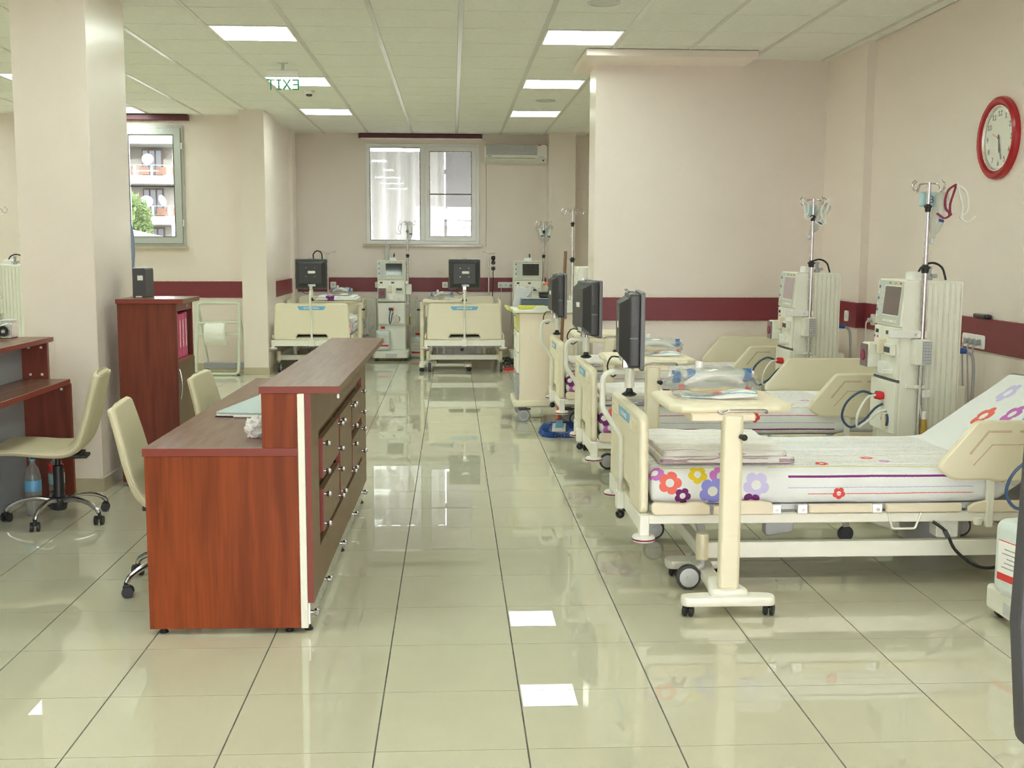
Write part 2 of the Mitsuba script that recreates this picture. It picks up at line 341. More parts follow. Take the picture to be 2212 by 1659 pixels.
for n, (a, b) in enumerate(FRONT):
    w = struct(f'window_{n + 3}'); part(w, 'frame', frame(a, b, 0.4, 2.8, 0.06, -3.64, .07), M('pvc')); part(w, 'mullion', box((a + b) / 2 - .04, (a + b) / 2 + .04, -3.64, -3.57, 0.45, 2.75), M('pvc'))
    part(w, 'pane', pane_mesh(a + .05, b - .05, 0.45, 2.75, -3.60), M('pane'))
# outdoors: an apartment house with balconies across the street, a low shed, a lamp-lit balcony glazing, ground
plain('render_wall', (0.27, 0.26, 0.225), 0.8); plain('concrete', (0.24, 0.245, 0.23), 0.8); plain('balcony_red', (0.13, 0.07, 0.045), 0.7); plain('street', (0.10, 0.10, 0.10), 0.9); plain('outside_glass', (0.06, 0.08, 0.10), 0.15); plain('shed_roof', (0.12, 0.13, 0.135), 0.6); plain('dish', (0.30, 0.32, 0.34), 0.5); plain('door_brown', (0.10, 0.06, 0.045), 0.6); plain('ochre', (0.26, 0.20, 0.09), 0.8); plain('pale_curtain', (0.62, 0.66, 0.66), 0.9)
mat('leaf', {'type': 'principledthin', 'base_color': {'type': 'rgb', 'value': [0.13, 0.19, 0.08]}, 'roughness': 0.6, 'diff_trans': 0.8})
solo('street_ground', box(-60, 60, 16.5, 140, -4.2, -4.0, 0), M('street'), 'grey street ground outside below the windows', 'street', kind='structure')

def apartment():
    k = thing('apartment_building', 'pale apartment house with red-brown balconies seen through the left window', 'building'); A = lambda n, m, mt, u=None, lb=None: part(u or k, n, m, M(mt), lb, smooth=False)
    A('wall', box(-40, -21.3, 90, 104, -4, 8.2, 0), 'render_wall'); A('roof_eave', box(-41, -20.5, 87, 105, 9.1, 9.65, 0), 'concrete'); A('top_wall', box(-40, -21.6, 90.5, 104, 8.2, 9.1, 0), 'render_wall')
    for z in (6.75, 3.77, .79, -2.2):
        A('balcony_slab', box(-39, -20.6, 86.3, 90, z - .62, z, 0), 'concrete')
        for x in np.arange(-20.6 - 1.22 * 10, -20.0, 1.22): A('balustrade_panel', box(x - .02, x + .72, 86.32, 86.38, z + .06, z + .60, 0), 'balcony_red'); A('balustrade_post', box(x + .82, x + .98, 86.3, 86.42, z, z + .78, 0), 'concrete')
        A('handrail', box(-39, -20.5, 86.3, 86.38, z + .72, z + .78, 0), 'concrete')
        for x in (-31.6, -26.5, -23.75): 
            w_ = A('window', box(x, x + 1.55, 89.9, 90.02, z + .1, z + 2.2, 0), 'door_brown')
            for q in range(3): A('pane', box(x + .08 + .5 * q, x + .46 + .5 * q, 89.86, 89.92, z + .3, z + 2.1, 0), 'outside_glass', w_)
apartment()
def dish(x, y, z, r, ry, lb):
    k = thing('satellite_dish', lb, 'satellite dish'); part(k, 'dish', mv(lathe([(0, 0), (.5 * r, .03 * r), (r, .13 * r), (r, .15 * r), (.5 * r, .06 * r), (0, .03 * r)], 24), x, y, z, rx=72, rz=ry), M('dish')); part(k, 'mount', tube([(x, y + .1, z - .05), (x + .05, y + .8, z - .6), (x + .05, 86.5, z - .7)], .04, 6), M('concrete')); part(k, 'feed_arm', tube([(x, y, z - .3), (x, y - .5, z)], .02, 5), M('concrete'))
dish(-22.2, 85.6, 7.86, .42, 8, 'upper white satellite dish on the building outside the left window'); dish(-22.35, 85.5, 4.79, .46, 10, 'lower round satellite dish outside the left window'); dish(-21.25, 85.5, 4.86, .44, 68, 'satellite dish seen edge-on outside the left window')
k = thing('shed', 'low shed with a grey sloping roof outside the left window', 'shed'); part(k, 'wall', box(-15.5, -9.6, 40, 44, -4, 1.7, 0), M('concrete'), smooth=False); part(k, 'roof', mv(box(-4.2, 3.3, -.4, 4.2, -.08, .08, 0), -12.3, 40, 2.10, ry=12.5), M('shed_roof'), smooth=False)
k = thing('shop_sign', 'blue and white upright sign outside the left window', 'sign'); part(k, 'board', box(-9.88, -9.50, 41, 41.06, 1.85, 2.15, 0), M('sky_blue'), smooth=False); part(k, 'top_board', box(-9.88, -9.50, 41, 41.06, 2.15, 2.42, 0), M('dish'), smooth=False); part(k, 'post', box(-9.74, -9.66, 41.07, 41.13, -4, 2.3, 0), M('concrete'), smooth=False)
rng = np.random.default_rng(11); P = rng.normal(size=(3200, 3)); P *= (rng.random((3200, 1)) ** .4) / np.linalg.norm(P, axis=1, keepdims=True)
P = P * [1.5, 1.2, 1.7] + [-16.9, 60, 2.6]; d1, d2 = rng.normal(size=(2, 3200, 3)) * .10
k = thing('tree', 'light green tree in front of the building outside the left window', 'tree'); part(k, 'foliage', trimesh.Trimesh(np.stack([P, P + d1, P + d1 + d2, P + d2], 1).reshape(-1, 3), np.vstack([np.arange(3200)[:, None] * 4 + [0, 1, 2], np.arange(3200)[:, None] * 4 + [0, 2, 3]]), process=False), M('leaf'), kind='stuff', smooth=False); part(k, 'trunk', cyl((-16.9, 60, -4), (-16.9, 60, 3), .15, 8), M('door_brown'))
k = thing('balcony_enclosure', 'white glazed balcony frame with pale curtains outside the back window', 'balcony'); A = lambda n, m, mt, u=None, lb=None: part(u or k, n, m, M(mt), lb, smooth=False)
A('floor_slab', box(-2.6, 2.2, 16.15, 18.3, -.2, 0, 0), 'concrete'); A('ceiling_slab', box(-2.6, 2.2, 16.15, 18.3, 3.05, 3.2, 0), 'render_wall')
for z in (1.82, 2.62): A('rail', box(-2.6, 2.2, 17.98, 18.05, z, z + .07, 0), 'dish')
for x in (-1.7, -.02, 1.5): A('post', box(x, x + .1, 17.98, 18.05, 0, 3.05, 0), 'dish')
A('blind', box(-.1, 1.6, 17.93, 17.95, 2.08, 3.0, 0), 'dish'); A('parapet', box(-2.6, 2.2, 17.98, 18.1, 0, .95, 0), 'render_wall')
cu = np.linspace(-1.75, -.12, 120); cy_ = 17.9 + .03 * np.sin(cu * 26) + .012 * np.sin(cu * 57); V = np.array([(x, y_, z) for x, y_ in zip(cu, cy_) for z in (.2, 2.95)]); F = np.array([(2 * i, 2 * i + 2, 2 * i + 3, 2 * i + 1) for i in range(119)])
part(k, 'curtain', (V, F), M('pale_curtain'), smooth=True)
k = thing('house', 'pale house with an ochre side wall outside the right pane of the back window', 'building'); part(k, 'wall', box(-3, 1.05, 30, 36, -4, 2.2, 0), M('render_wall'), smooth=False); part(k, 'side_wing', box(1.05, 3.4, 29, 36, -4, 1.75, 0), M('ochre'), smooth=False); part(k, 'roof', box(-3.2, 3.6, 28.8, 36.2, 2.2, 2.45, 0), M('concrete'), smooth=False); part(k, 'column', box(.35, .62, 29.6, 30, -4, 2.2, 0), M('shed_roof'), smooth=False)
# recessed lamps
lab = {(-3, 1): 'square ceiling lamp nearest the camera in the left row', (-3, 5): 'square ceiling lamp behind the hanging exit sign', (-3, 9): 'square ceiling lamp farthest back in the left row',
       (1, 1): 'square ceiling lamp nearest the partition beam in the right row', (1, 5): 'middle square ceiling lamp of the right row, left of the partition corner', (1, 9): 'square ceiling lamp farthest back in the right row, in front of the air conditioner',
       (-7, 5): 'square ceiling lamp just showing at the left edge of the near column'}
lk = Kit()
lk.add('frame', slab(Polygon(sbox(.017, .007, CT - .017, CT - .007).exterior.coords, [sbox(.03, .02, CT - .03, CT - .02).exterior.coords]), 0.02), M('white_trim'), smooth=False)
_em = {'type': 'area', 'radiance': {'type': 'rgb', 'value': list(LAMP)}}
_dif = mikit.ply(trimesh.Trimesh([[.03, .02, .012], [CT - .03, .02, .012], [CT - .03, CT - .02, .012], [.03, CT - .02, .012]], [[0, 2, 1], [0, 3, 2]], process=False), M('lamp_diffuser'), emitter=_em)
for (i, j) in sorted(lamps):
    y = CY + j * CT
    if y < -0.8: continue
    k = lk.stamp('ceiling_light', lab.get((i, j), 'square fluorescent ceiling lamp outside the picture, in the rows overhead'), 'ceiling light', at(CX + i * CT, y, CEIL), 'recessed square lamps in the ceiling')
    part(k, 'diffuser', _dif, None, tw=at(CX + i * CT, y, CEIL), label='glowing white diffuser')
# ------------------------------------------------------------------ furniture materials
def wood(c0, c1, gz=2.2, gx=34.0):
    def f(p, n, uv):
        h = p.x * 0.83 + p.y * 0.56
        wob = 0.35 * mikit.noise(h * 5, p.z * 3, 1)
        v = mikit.fbm((h + 0.05 * wob) * gx, p.z * gz, 0, 4); w = mikit.fbm(h * 7 + wob, p.z * 1.3, 4, 3)
        fine = mikit.noise(h * 240, p.z * 9, 7)
        return mikit.mix(c0, c1, mikit.smoothstep(0.3, 0.72, 0.55 * v + 0.45 * w)) * (0.9 + 0.2 * fine)
    return f
mat('cherry', pr(mikit.proc(wood((0.15, 0.028, 0.008), (0.235, 0.046, 0.012))), 0.36, specular=0.28))
mat('cherry_dark', pr(mikit.proc(wood((0.115, 0.022, 0.012), (0.165, 0.034, 0.016))), 0.36, specular=0.4))
plain('cherry_edge', (0.20, 0.034, 0.024), 0.35)
def f_top(p, n, uv):
    v = mikit.fbm(p.x * 60, p.y * 5, 0, 3)
    return mikit.mix((0.135, 0.065, 0.045), (0.19, 0.095, 0.065), v)
mat('worktop', pr(mikit.proc(f_top), 0.3, specular=0.35))
def f_fac(p, n, uv): return mi.Color3f(0.135, 0.083, 0.042) * (0.92 + 0.16 * mikit.fbm(p.y * 30, p.z * 6, 0, 3))
mat('bronze_board', pr(mikit.proc(f_fac), 0.4))
plain('grey_board', (0.30, 0.32, 0.34), 0.42, specular=0.5); plain('black', (0.012, 0.012, 0.014), 0.4); plain('black_gloss', (0.014, 0.014, 0.018), 0.16)
mat('chrome', two({'type': 'roughconductor', 'material': 'Cr', 'alpha': 0.08})); mat('steel', two({'type': 'roughconductor', 'material': 'Al', 'alpha': 0.2}))
plain('cream_leather', (0.62, 0.56, 0.38), 0.42, specular=0.4); plain('cream', (0.79, 0.73, 0.56), 0.32); plain('cream_pale', (0.79, 0.70, 0.55), 0.36)
plain('white_metal', (0.84, 0.83, 0.76), 0.28); plain('white', (0.80, 0.80, 0.78), 0.4); plain('off_white', (0.78, 0.78, 0.70), 0.4); plain('machine', (0.80, 0.80, 0.72), 0.42); plain('machine_panel', (0.52, 0.54, 0.47), 0.5)
plain('grey', (0.33, 0.34, 0.36), 0.45); plain('light_grey', (0.56, 0.57, 0.58), 0.45); plain('dark_grey', (0.055, 0.055, 0.06), 0.42); plain('tv_case', (0.035, 0.035, 0.038), 0.38); plain('tv_bezel', (0.13, 0.13, 0.14), 0.4)
plain('mint', (0.60, 0.66, 0.55), 0.35); plain('paper', (0.80, 0.80, 0.76), 0.8); plain('tissue', (0.80, 0.77, 0.77), 0.9); plain('magenta', (0.55, 0.02, 0.17), 0.3); plain('pink_spine', (0.45, 0.06, 0.17), 0.35)
plain('red', (0.55, 0.02, 0.02), 0.35); plain('orange', (0.72, 0.16, 0.07), 0.4); plain('blue', (0.02, 0.07, 0.28), 0.35); plain('sky_blue', (0.16, 0.42, 0.66), 0.4); plain('navy_hose', (0.03, 0.06, 0.13), 0.35); plain('blue_cap', (0.03, 0.13, 0.36), 0.35)
plain('yellow', (0.62, 0.56, 0.05), 0.35); plain('lime', (0.55, 0.55, 0.20), 0.4); plain('tan_tube', (0.62, 0.50, 0.28), 0.3); plain('amber', (0.45, 0.28, 0.04), 0.25); plain('brown_wood', (0.20, 0.11, 0.06), 0.45); plain('green_print', (0.02, 0.30, 0.14), 0.4)
plain('plum', (0.22, 0.012, 0.06), 0.35); plain('clock_red', (0.36, 0.012, 0.018), 0.24); plain('dial', (0.78, 0.80, 0.72), 0.5); plain('slate_blue', (0.08, 0.11, 0.16), 0.45); plain('blue_grey', (0.18, 0.23, 0.34), 0.4); plain('binder_blue', (0.40, 0.48, 0.50), 0.4)
plain('ribbed_dark', (0.30, 0.34, 0.28), 0.45); plain('rubber', (0.05, 0.05, 0.055), 0.6); plain('screen_off', (0.17, 0.13, 0.13), 0.12); plain('screen_black', (0.012, 0.014, 0.016), 0.05, specular=0.8); plain('screen_lit', (0.40, 0.30, 0.34), 0.2); plain('clear_plastic', (0.62, 0.66, 0.62), 0.2)
mat('water', {'type': 'blendbsdf', 'weight': 0.28, 'a': {'type': 'thindielectric', 'int_ior': 1.5}, 'b': pr((0.62, 0.68, 0.64), 0.12)}); mat('film', {'type': 'blendbsdf', 'weight': 0.16, 'a': {'type': 'thindielectric', 'int_ior': 1.5}, 'b': pr((0.75, 0.77, 0.75), 0.15)}); mat('clear_sheet', {'type': 'thindielectric', 'int_ior': 1.45}); mat('can', pr((0.66, 0.72, 0.70), 0.35, spec_trans=0.0)); plain('peach', (0.56, 0.44, 0.30), 0.4); plain('card', (0.45, 0.68, 0.72), 0.5); plain('label_red', (0.60, 0.04, 0.04), 0.5)

# ------------------------------------------------------------------ reception desk
def desk():
    k = thing('reception_desk', 'long cherry reception desk with a raised bronze-panelled front and chrome studs', 'desk')
    tw = at(-0.56, 4.25, 0, -0.65); A = lambda n, m, mt, u=None, lb=None, **q: part(u or k, n, m, M(mt), lb, tw=tw, **q); L = 2.33
    for y in (0, L - 0.03): A('end_panel', box(-.595, -.022, y, y + .03, .022, .69, .001), 'cherry')
    A('worktop', box(-.602, -.022, 0, L, .69, .721, .002), 'worktop'); A('worktop_edge', box(-.602, -.022, -.002, .001, .6905, .7205, .0005), 'cherry_edge')
    for y in (0, L - 0.03): A('riser', box(-.155, -.022, y, y + .03, .721, .928, .001), 'cherry')
    A('back_board', box(-.04, -.022, .03, L - .03, .05, .928, .001), 'grey_board')
    c = A('counter_top', box(-.163, .136, 0, L, .928, .955, .002), 'worktop'); A('edge_band', box(-.163, .136, -.002, .001, .9285, .9545, .0005), 'cherry_edge', c); A('edge_band', box(.1355, .137, 0, L, .9285, .9545, .0003), 'bronze_board', c)
    A('corner_profile', box(-.022, .005, -.001, .03, .02, .928, .002), 'off_white', lb='white aluminium corner strip'); A('corner_profile', box(-.022, .005, L - .03, L, .02, .928, .002), 'off_white')
    A('rear_board', box(-.02, .006, .03, L - .03, .12, .928, 0), 'bronze_board')
    # front panel with one opening, red-edged; five loose panels stand in it on chrome studs
    def face(name, P, x0=.006, z=None):
        core = A(name, yz(slab(P, .0225), x0), 'bronze_board', smooth=False)
        y, z0, z1 = (P.bounds[0], P.bounds[1], P.bounds[3]) if not P.interiors else (0, .12, .928)
        A('edge_band', box(x0 + .0005, x0 + .022, y - .0015, y + .0005, z0 + .0005, z1 - .0005, 0), 'cherry_edge', core)
        if P.interiors: A('edge_band', box(x0 + .0005, x0 + .022, 2.0585, 2.0605, .29, .755, 0), 'cherry_edge', core)
    hole = Polygon([(.21, .29), (2.06, .29), (2.06, .755), (.21, .755)])
    face('front_panel', sbox(.0, .12, L, .928).difference(hole))
    for a, b, z0, z1 in ((.262, .835, .552, .715), (.262, .835, .335, .507), (.885, 1.405, .335, .715), (1.447, 1.985, .552, .715), (1.447, 1.985, .335, .507)):
        face('inset_panel', sbox(a, z0, b, z1), .016)
        for y in (a + .03, b - .02):
            for z in (z0 + .025, z1 - .025): A('stud', mv(lathe([(0, 0), (.006, 0), (.006, .008), (.011, .012), (.013, .02), (.010, .028), (0, .031)], 12), .038, y, z, ry=90), 'chrome')
    pl = A('plinth', box(-.004, .012, .02, L - .02, .028, .118, .002), 'steel')
    for y in (.03, .47, 1.06, 1.66, 2.2): A('stud', mv(lathe([(0, 0), (.008, 0), (.008, .01), (.013, .014), (.015, .024), (.011, .032), (0, .035)], 12), .012, y, .075, ry=90), 'chrome')
    for x, y in ((-.55, .03), (-.07, .03), (.0, .05), (-.55, 2.2), (.0, 2.25), (.0, 1.2), (-.55, 1.2)): A('foot', lathe([(.016, 0), (.018, .004), (.012, .01), (.008, .024)], 12, x, y, 0), 'black')
    for x in (-.158, .13): A('shelf_pin', mv(lathe([(0, 0), (.005, .0), (.005, .016), (0, .018)], 8), x, .012, .925, rx=180), 'white')
desk()
k = thing('folder', 'pale blue plastic folder lying on the lower desktop', 'folder'); _t = at(-.84, 5.33, .7215, -9)
part(k, 'black_cover', box(-.17, .19, -.30, .30, 0, .004, .001), M('black'), tw=_t); part(k, 'paper_stack', box(-.165, .185, -.297, .297, .004, .016, .001), M('paper'), tw=_t)
part(k, 'cover', slab(rrect(-.17, -.30, .19, .30, .02), .004), M('binder_blue'), tw=at(-.84, 5.33, .738, -9)); part(k, 'pen', cyl((-.08, -.315, .006), (.1, -.312, .006), .005, 8), M('white'), tw=_t)
rng = np.random.default_rng(4)
m = trimesh.creation.icosphere(3, 1.0); d = m.vertices / np.linalg.norm(m.vertices, axis=1, keepdims=True)
rr = 1 + 0.5 * (np.abs(meshkit.fbm(d * 3.1 + 4, 3, 2) - .5) * 2.2 - .4) + .22 * (meshkit.noise(d * 7, 9) - .5)
m.vertices = d * rr[:, None] * [.055, .055, .05]; m.vertices[:, 2] = np.maximum(m.vertices[:, 2], -.034); m.apply_translation([-.775, 4.52, .721 + .034])
solo('paper_tissue', m, M('tissue'), 'crumpled white tissue beside the raised counter on the desktop', 'tissue', smooth=18)
# ------------------------------------------------------------------ the other desk, at the left edge
def left_desk():
    k = thing('staff_desk', 'dark cherry desk with a grey back board at the left edge beside the near column', 'desk'); A = lambda n, m, mt, u=None, lb=None, **q: part(u or k, n, m, M(mt), lb, **q); Y0, Y1 = 4.2, 6.62
    A('worktop', box(-2.475, -2.185, Y0, Y1 - .045, .69, .721, .002), 'worktop'); A('worktop_edge', box(-2.186, -2.1835, Y0, Y1 - .045, .691, .72, .0005), 'cherry_edge')
    A('back_board', box(-2.475, -2.455, Y0, Y1 - .03, .03, .925, .001), 'grey_board'); A('floor_strip', box(-2.47, -2.45, Y0, Y1 - .03, 0.002, .03, .001), 'off_white')
    A('end_panel', box(-2.475, -2.192, Y1 - .03, Y1, .012, .69, .001), 'cherry_dark'); A('upper_end_panel', box(-2.475, -2.312, Y1 - .03, Y1, .69, .93, .001), 'cherry_dark')
    A('upper_shelf', box(-2.70, -2.292, Y0, Y1 + .02, .93, .957, .002), 'worktop'); A('shelf_edge', box(-2.293, -2.2905, Y0, Y1 + .02, .931, .956, .0005), 'cherry_edge')
    for x, z in ((-2.415, .90), (-2.345, .90), (-2.41, .745), (-2.345, .745), (-2.31, .66), (-2.24, .66)): A('fixing_cap', mv(lathe([(0, 0), (.008, 0), (.008, .003), (0, .004)], 12), x, Y1 - .03, z, rx=90), 'white')
    for y in (4.3, 5.4, 6.5): A('foot', lathe([(.016, 0), (.018, .004), (.012, .01), (.012, .02)], 10, -2.3, y, 0) if y > 6.4 else lathe([(.016, 0), (.018, .004), (.012, .01), (.012, .03)], 10, -2.465, y, 0), 'black')
left_desk()
k = thing('paper_stack', 'stack of pale notepads on the upper shelf at the left edge', 'paper'); 
for i, z in enumerate((.957, .967, .979)): part(k, 'notepad', box(-2.72 + .012 * i, -2.535 - .004 * i, 6.2, 6.55, z, z + (.010, .012, .014)[i], .001), M(('lime', 'paper', 'lime')[i]))
k = thing('tape_dispenser', 'shiny grey tape dispenser standing against the column at the left edge', 'dispenser')
part(k, 'body', xz(slab(fillet([(-2.535, .957), (-2.47, .957), (-2.47, 1.05), (-2.53, 1.035)], .012), .10, .004, 1), 6.60), M('steel')); part(k, 'roll', mv(ring_mesh(.012, .03, .05, 24), -2.51, 6.53, 1.0, rx=90), M('black_gloss')); part(k, 'handle', box(-2.53, -2.475, 6.5, 6.6, 1.05, 1.062), M('light_grey'))
k = thing('document_wallet', 'white paper wallet leaning on the notepads at the left edge', 'paper')
part(k, 'cover', mv(box(-.06, .06, -.002, .002, 0, .09, .001), -2.60, 6.42, .994, rx=-14, rz=8), M('paper')); part(k, 'film', mv(box(-.055, .065, -.001, .001, 0, .10, .0004), -2.60, 6.43, .994, rx=-20, rz=-6), M('clear_plastic'))

# ------------------------------------------------------------------ chairs
def chair_kit():
    K = Kit()
    c = spline([(.285, .385), (.27, .405), (.17, .408), (0, .392), (-.09, .40), (-.145, .45), (-.185, .56), (-.215, .68), (-.245, .79), (-.25, .805)], 6)
    w = np.interp(np.linspace(0, 1, len(c)), [0, .05, .3, .5, .65, .9, 1], [.30, .40, .44, .43, .42, .36, .26]); t = np.interp(np.linspace(0, 1, len(c)), [0, .06, .5, .94, 1], [.018, .05, .062, .05, .02])
    tg = np.gradient(c, axis=0); tg /= np.linalg.norm(tg, axis=1, keepdims=True); nn = np.stack([tg[:, 1], -tg[:, 0]], 1) * -1
    V, F, n = [], [], 24; ang = np.linspace(0, 2 * math.pi, n, endpoint=False)
    ca, sa = np.sign(np.cos(ang)) * np.abs(np.cos(ang)) ** .45, np.sign(np.sin(ang)) * np.abs(np.sin(ang)) ** .6
    for i in range(len(c)):
        V.append(np.column_stack([c[i, 0] + nn[i, 0] * sa * t[i] / 2, ca * w[i] / 2, c[i, 1] + nn[i, 1] * sa * t[i] / 2 + .02 * 0]))
    i = np.arange(n); j = (i + 1) % n
    for q in range(len(c) - 1): F += [np.column_stack([q * n + i, (q + 1) * n + i, (q + 1) * n + j]), np.column_stack([q * n + i, (q + 1) * n + j, q * n + j])]
    V = np.vstack(V); V = np.vstack([V, V[:n].mean(0), V[-n:].mean(0)]); e = len(c) * n
    F += [np.column_stack([np.full(n, e), i, j]), np.column_stack([np.full(n, e + 1), (len(c) - 1) * n + j, (len(c) - 1) * n + i])]
    sh = trimesh.Trimesh(V, np.vstack(F), process=False); sh.fix_normals()
    s = K.add('shell', sh, M('cream_leather'), smooth=60)
    seam = np.array([[c[q, 0] - nn[q, 0] * .0 , -w[q] / 2 * 1.0, c[q, 1]] for q in range(4, len(c) - 3)])
    for sg in (1, -1): K.add('piping', tube(seam * [1, sg, 1], .0035, 6), M('cream_pale'), s)
    K.add('seat_plate', [box(-.13, .12, -.09, .09, .352, .368), box(-.16, -.08, -.05, .05, .34, .36)], M('black'))
    K.add('lever', tube([(.02, -.08, .355), (.02, -.19, .35), (.02, -.22, .345)], .005, 6), M('black'))
    g = K.add('gas_lift', lathe([(.014, .352), (.014, .30), (.027, .298), (.029, .13), (.032, .125)][::-1], 20), M('black')); K.add('hub', lathe([(.03, .055), (.036, .06), (.045, .10), (.045, .122), (.03, .13)], 20), M('black'), g)
    for q in range(5):
        a = R(3 + 72 * q); ca_, sa_ = math.cos(a), math.sin(a)
        prof = spline([(.035, .108), (.11, .122), (.19, .112), (.25, .085), (.272, .06)], 5)
        l = K.add('leg', tube([(p[0] * ca_, p[0] * sa_, p[1]) for p in prof], np.linspace(.016, .0115, len(prof)), 10), M('chrome'))
        x, y = .275 * ca_, .275 * sa_; b = a + (1.2, .3, 2.0, -.6, 1.6)[q]; dx, dy = math.cos(b), math.sin(b)
        hood = [cyl((x, y, .04), (x, y, .064), .008, 8), mv(box(-.022, .012, -.010, .010, .03, .052, .006), x, y, 0, rz=math.degrees(b))]
        wh = [cyl((x - .008 * dx + s1 * dy * .009, y - .008 * dy - s1 * dx * .009, .024), (x - .008 * dx + s1 * dy * .023, y - .008 * dy - s1 * dx * .023, .024), .024, 16) for s1 in (1, -1)]
        K.add('caster', hood + wh, M('black'), l)
    return K
CH = chair_kit()
def chair(x, y, face, lb): CH.stamp('swivel_chair', lb, 'chair', at(x, y, 0, face), 'cream swivel chairs at the desks')
chair(-2.13, 6.16, 187, 'cream leather swivel chair pulled up to the left desk, whole in view'); chair(-1.18, 4.93, 4, 'cream swivel chair half hidden behind the near end of the reception desk'); chair(-1.09, 6.03, -4, 'cream swivel chair farthest back, its backrest just showing above the desktop')

# ------------------------------------------------------------------ tall cabinet and what stands on it
def cabinet():
    k = thing('filing_cabinet', 'tall cherry cabinet with pink binders and a bronze door beside the column', 'cabinet'); A = lambda n, m, mt, u=None, lb=None, **q: part(u or k, n, m, M(mt), lb, **q); x0, x1, y0, y1 = -2.03, -1.675, 7.0, 7.43
    A('side_panel', box(x0, x1, y0, y0 + .02, .03, 1.13, .001), 'cherry_dark'); A('side_panel', box(x0, x1, y1 - .02, y1, .03, 1.13, .001), 'cherry_dark'); A('back_panel', box(x0, x0 + .01, y0 + .02, y1 - .02, .03, 1.13, .001), 'cherry_dark')
    A('top', box(x0 - .005, x1 + .045, y0 - .012, y1 + .01, 1.13, 1.158, .002), 'worktop'); A('top_edge', box(x0 - .005, x1 + .045, y0 - .0145, y0 - .011, 1.131, 1.157, .0005), 'cherry_edge')
    A('shelf', box(x0 + .01, x1, y0 + .02, y1 - .02, .765, .785, .001), 'cherry_edge'); A('header', box(x1 - .02, x1 - .002, y0 + .02, y1 - .02, 1.08, 1.13, .001), 'cherry_edge'); A('fixing_cap', mv(lathe([(0, 0), (.01, 0), (.01, .004), (0, .005)], 10), x1 - .002, y1 - .15, 1.108, ry=90), 'white')
    A('plinth', box(x0 + .02, x1 - .02, y0 + .02, y1 - .02, 0.0, .03, .001), 'black')
    tw = T().translate([x1 + .004, y1 - .005, 0]).rotate([0, 0, 1], -7)
    dr_ = part(k, 'door', box(0, .003, -.40, 0, .05, .775, .001), M('bronze_board'), tw=tw); part(dr_, 'core', box(-.016, 0, -.401, 0, .05, .775, .001), M('cherry_edge'), tw=tw)
    part(dr_, 'handle', tube(spline([(.003, -.33, .72), (.024, -.33, .715), (.036, -.33, .65), (.036, -.33, .60), (.024, -.33, .535), (.003, -.33, .53)], 5), .005, 8), M('chrome'), tw=tw)
    part(dr_, 'lock', cyl((-.02, -.39, .58), (-.02, -.402, .58), .01, 10), M('steel'), tw=tw)
cabinet()
y = 7.03
for i, (wd, h, c) in enumerate(((.075, .285, 'pink_spine'), (.075, .275, 'magenta'), (.075, .275, 'magenta'), (.075, .28, 'pink_spine'))):
    k = thing('ring_binder', ('dull pink binder nearest the front side of the cabinet', 'bright magenta binder second from the near side of the cabinet', 'bright magenta binder third from the near side of the cabinet', 'dull pink binder farthest back on the cabinet shelf')[i], 'binder', 'pink binders on the open shelf of the tall cabinet')
    part(k, 'cover', box(-1.98, -1.69, y, y + wd - .003, .785, .785 + h, .003), M(c)); part(k, 'spine_label', box(-1.6905, -1.689, y + .03, y + .042, .85, 1.02, .0002), M('paper')); y += wd + .004
k = thing('computer_case', 'slim black computer case with a paper label on top of the tall cabinet', 'computer')
part(k, 'case', box(-1.985, -1.907, 7.2, 7.40, 1.158, 1.338, .004), M('dark_grey')); part(k, 'top_cover', box(-1.983, -1.909, 7.205, 7.395, 1.338, 1.345, .002), M('light_grey')); part(k, 'label', box(-1.955, -1.922, 7.1985, 7.2, 1.265, 1.295, .0002), M('paper'), 'small paper label'); part(k, 'foot', box(-1.97, -1.93, 7.197, 7.22, 1.158, 1.168), M('steel'))
k = thing('cable_hose', 'blue-grey curved hose standing up between the column and the left window', 'hose'); part(k, 'tube', tube(spline([(-2.122, 7.69, 1.158), (-2.122, 7.69, 1.33), (-2.114, 7.69, 1.45), (-2.122, 7.69, 1.58), (-2.15, 7.69, 1.67)], 6), .017, 10), M('blue_grey')); part(k, 'stand', box(-2.16, -2.10, 7.67, 7.72, 0, 1.158), M('black'))
# paper roll stand
k = thing('paper_roll_stand', 'mint green tube stand holding a white paper roll by the far pillar', 'stand'); A = lambda n, m, mt, u=None, lb=None: part(u or k, n, m, M(mt), lb)
A('front_frame', tube(fillet([(-2.955, 13.2, .02), (-2.945, 13.36, .83), (-2.465, 13.36, .83), (-2.47, 13.2, .02)], .05, 5, True), .017, 10, closed=True), 'mint')
A('rear_frame', tube(fillet([(-2.93, 13.34, .74), (-2.90, 13.62, .10), (-2.90, 13.62, .06), (-2.44, 13.62, .06), (-2.44, 13.62, .10), (-2.475, 13.34, .74)], .03, 4, False), .014, 8), 'mint')
A('cross_bar', cyl((-2.945, 13.31, .60), (-2.465, 13.31, .61), .013, 10), 'mint'); A('axle', cyl((-2.945, 13.29, .47), (-2.465, 13.29, .475), .010, 10), 'mint'); A('paper_roll', mv(lathe([(.02, 0), (.125, 0), (.128, .004), (.128, .222), (.125, .226), (.02, .226), (.02, 0)], 32), -2.85, 13.29, .472, ry=90), 'paper', None, 'thick white paper roll'); A('cutter', box(-2.93, -2.45, 13.5, 13.62, .05, .12), 'grey'); A('wheel', cyl((-2.93, 13.6, .05), (-2.90, 13.6, .05), .045, 16), 'black')
A('foot_pad', cyl((-2.955, 13.2, 0), (-2.955, 13.2, .012), .018, 10), 'black'); A('foot_pad', cyl((-2.47, 13.2, 0), (-2.47, 13.2, .012), .018, 10), 'black')
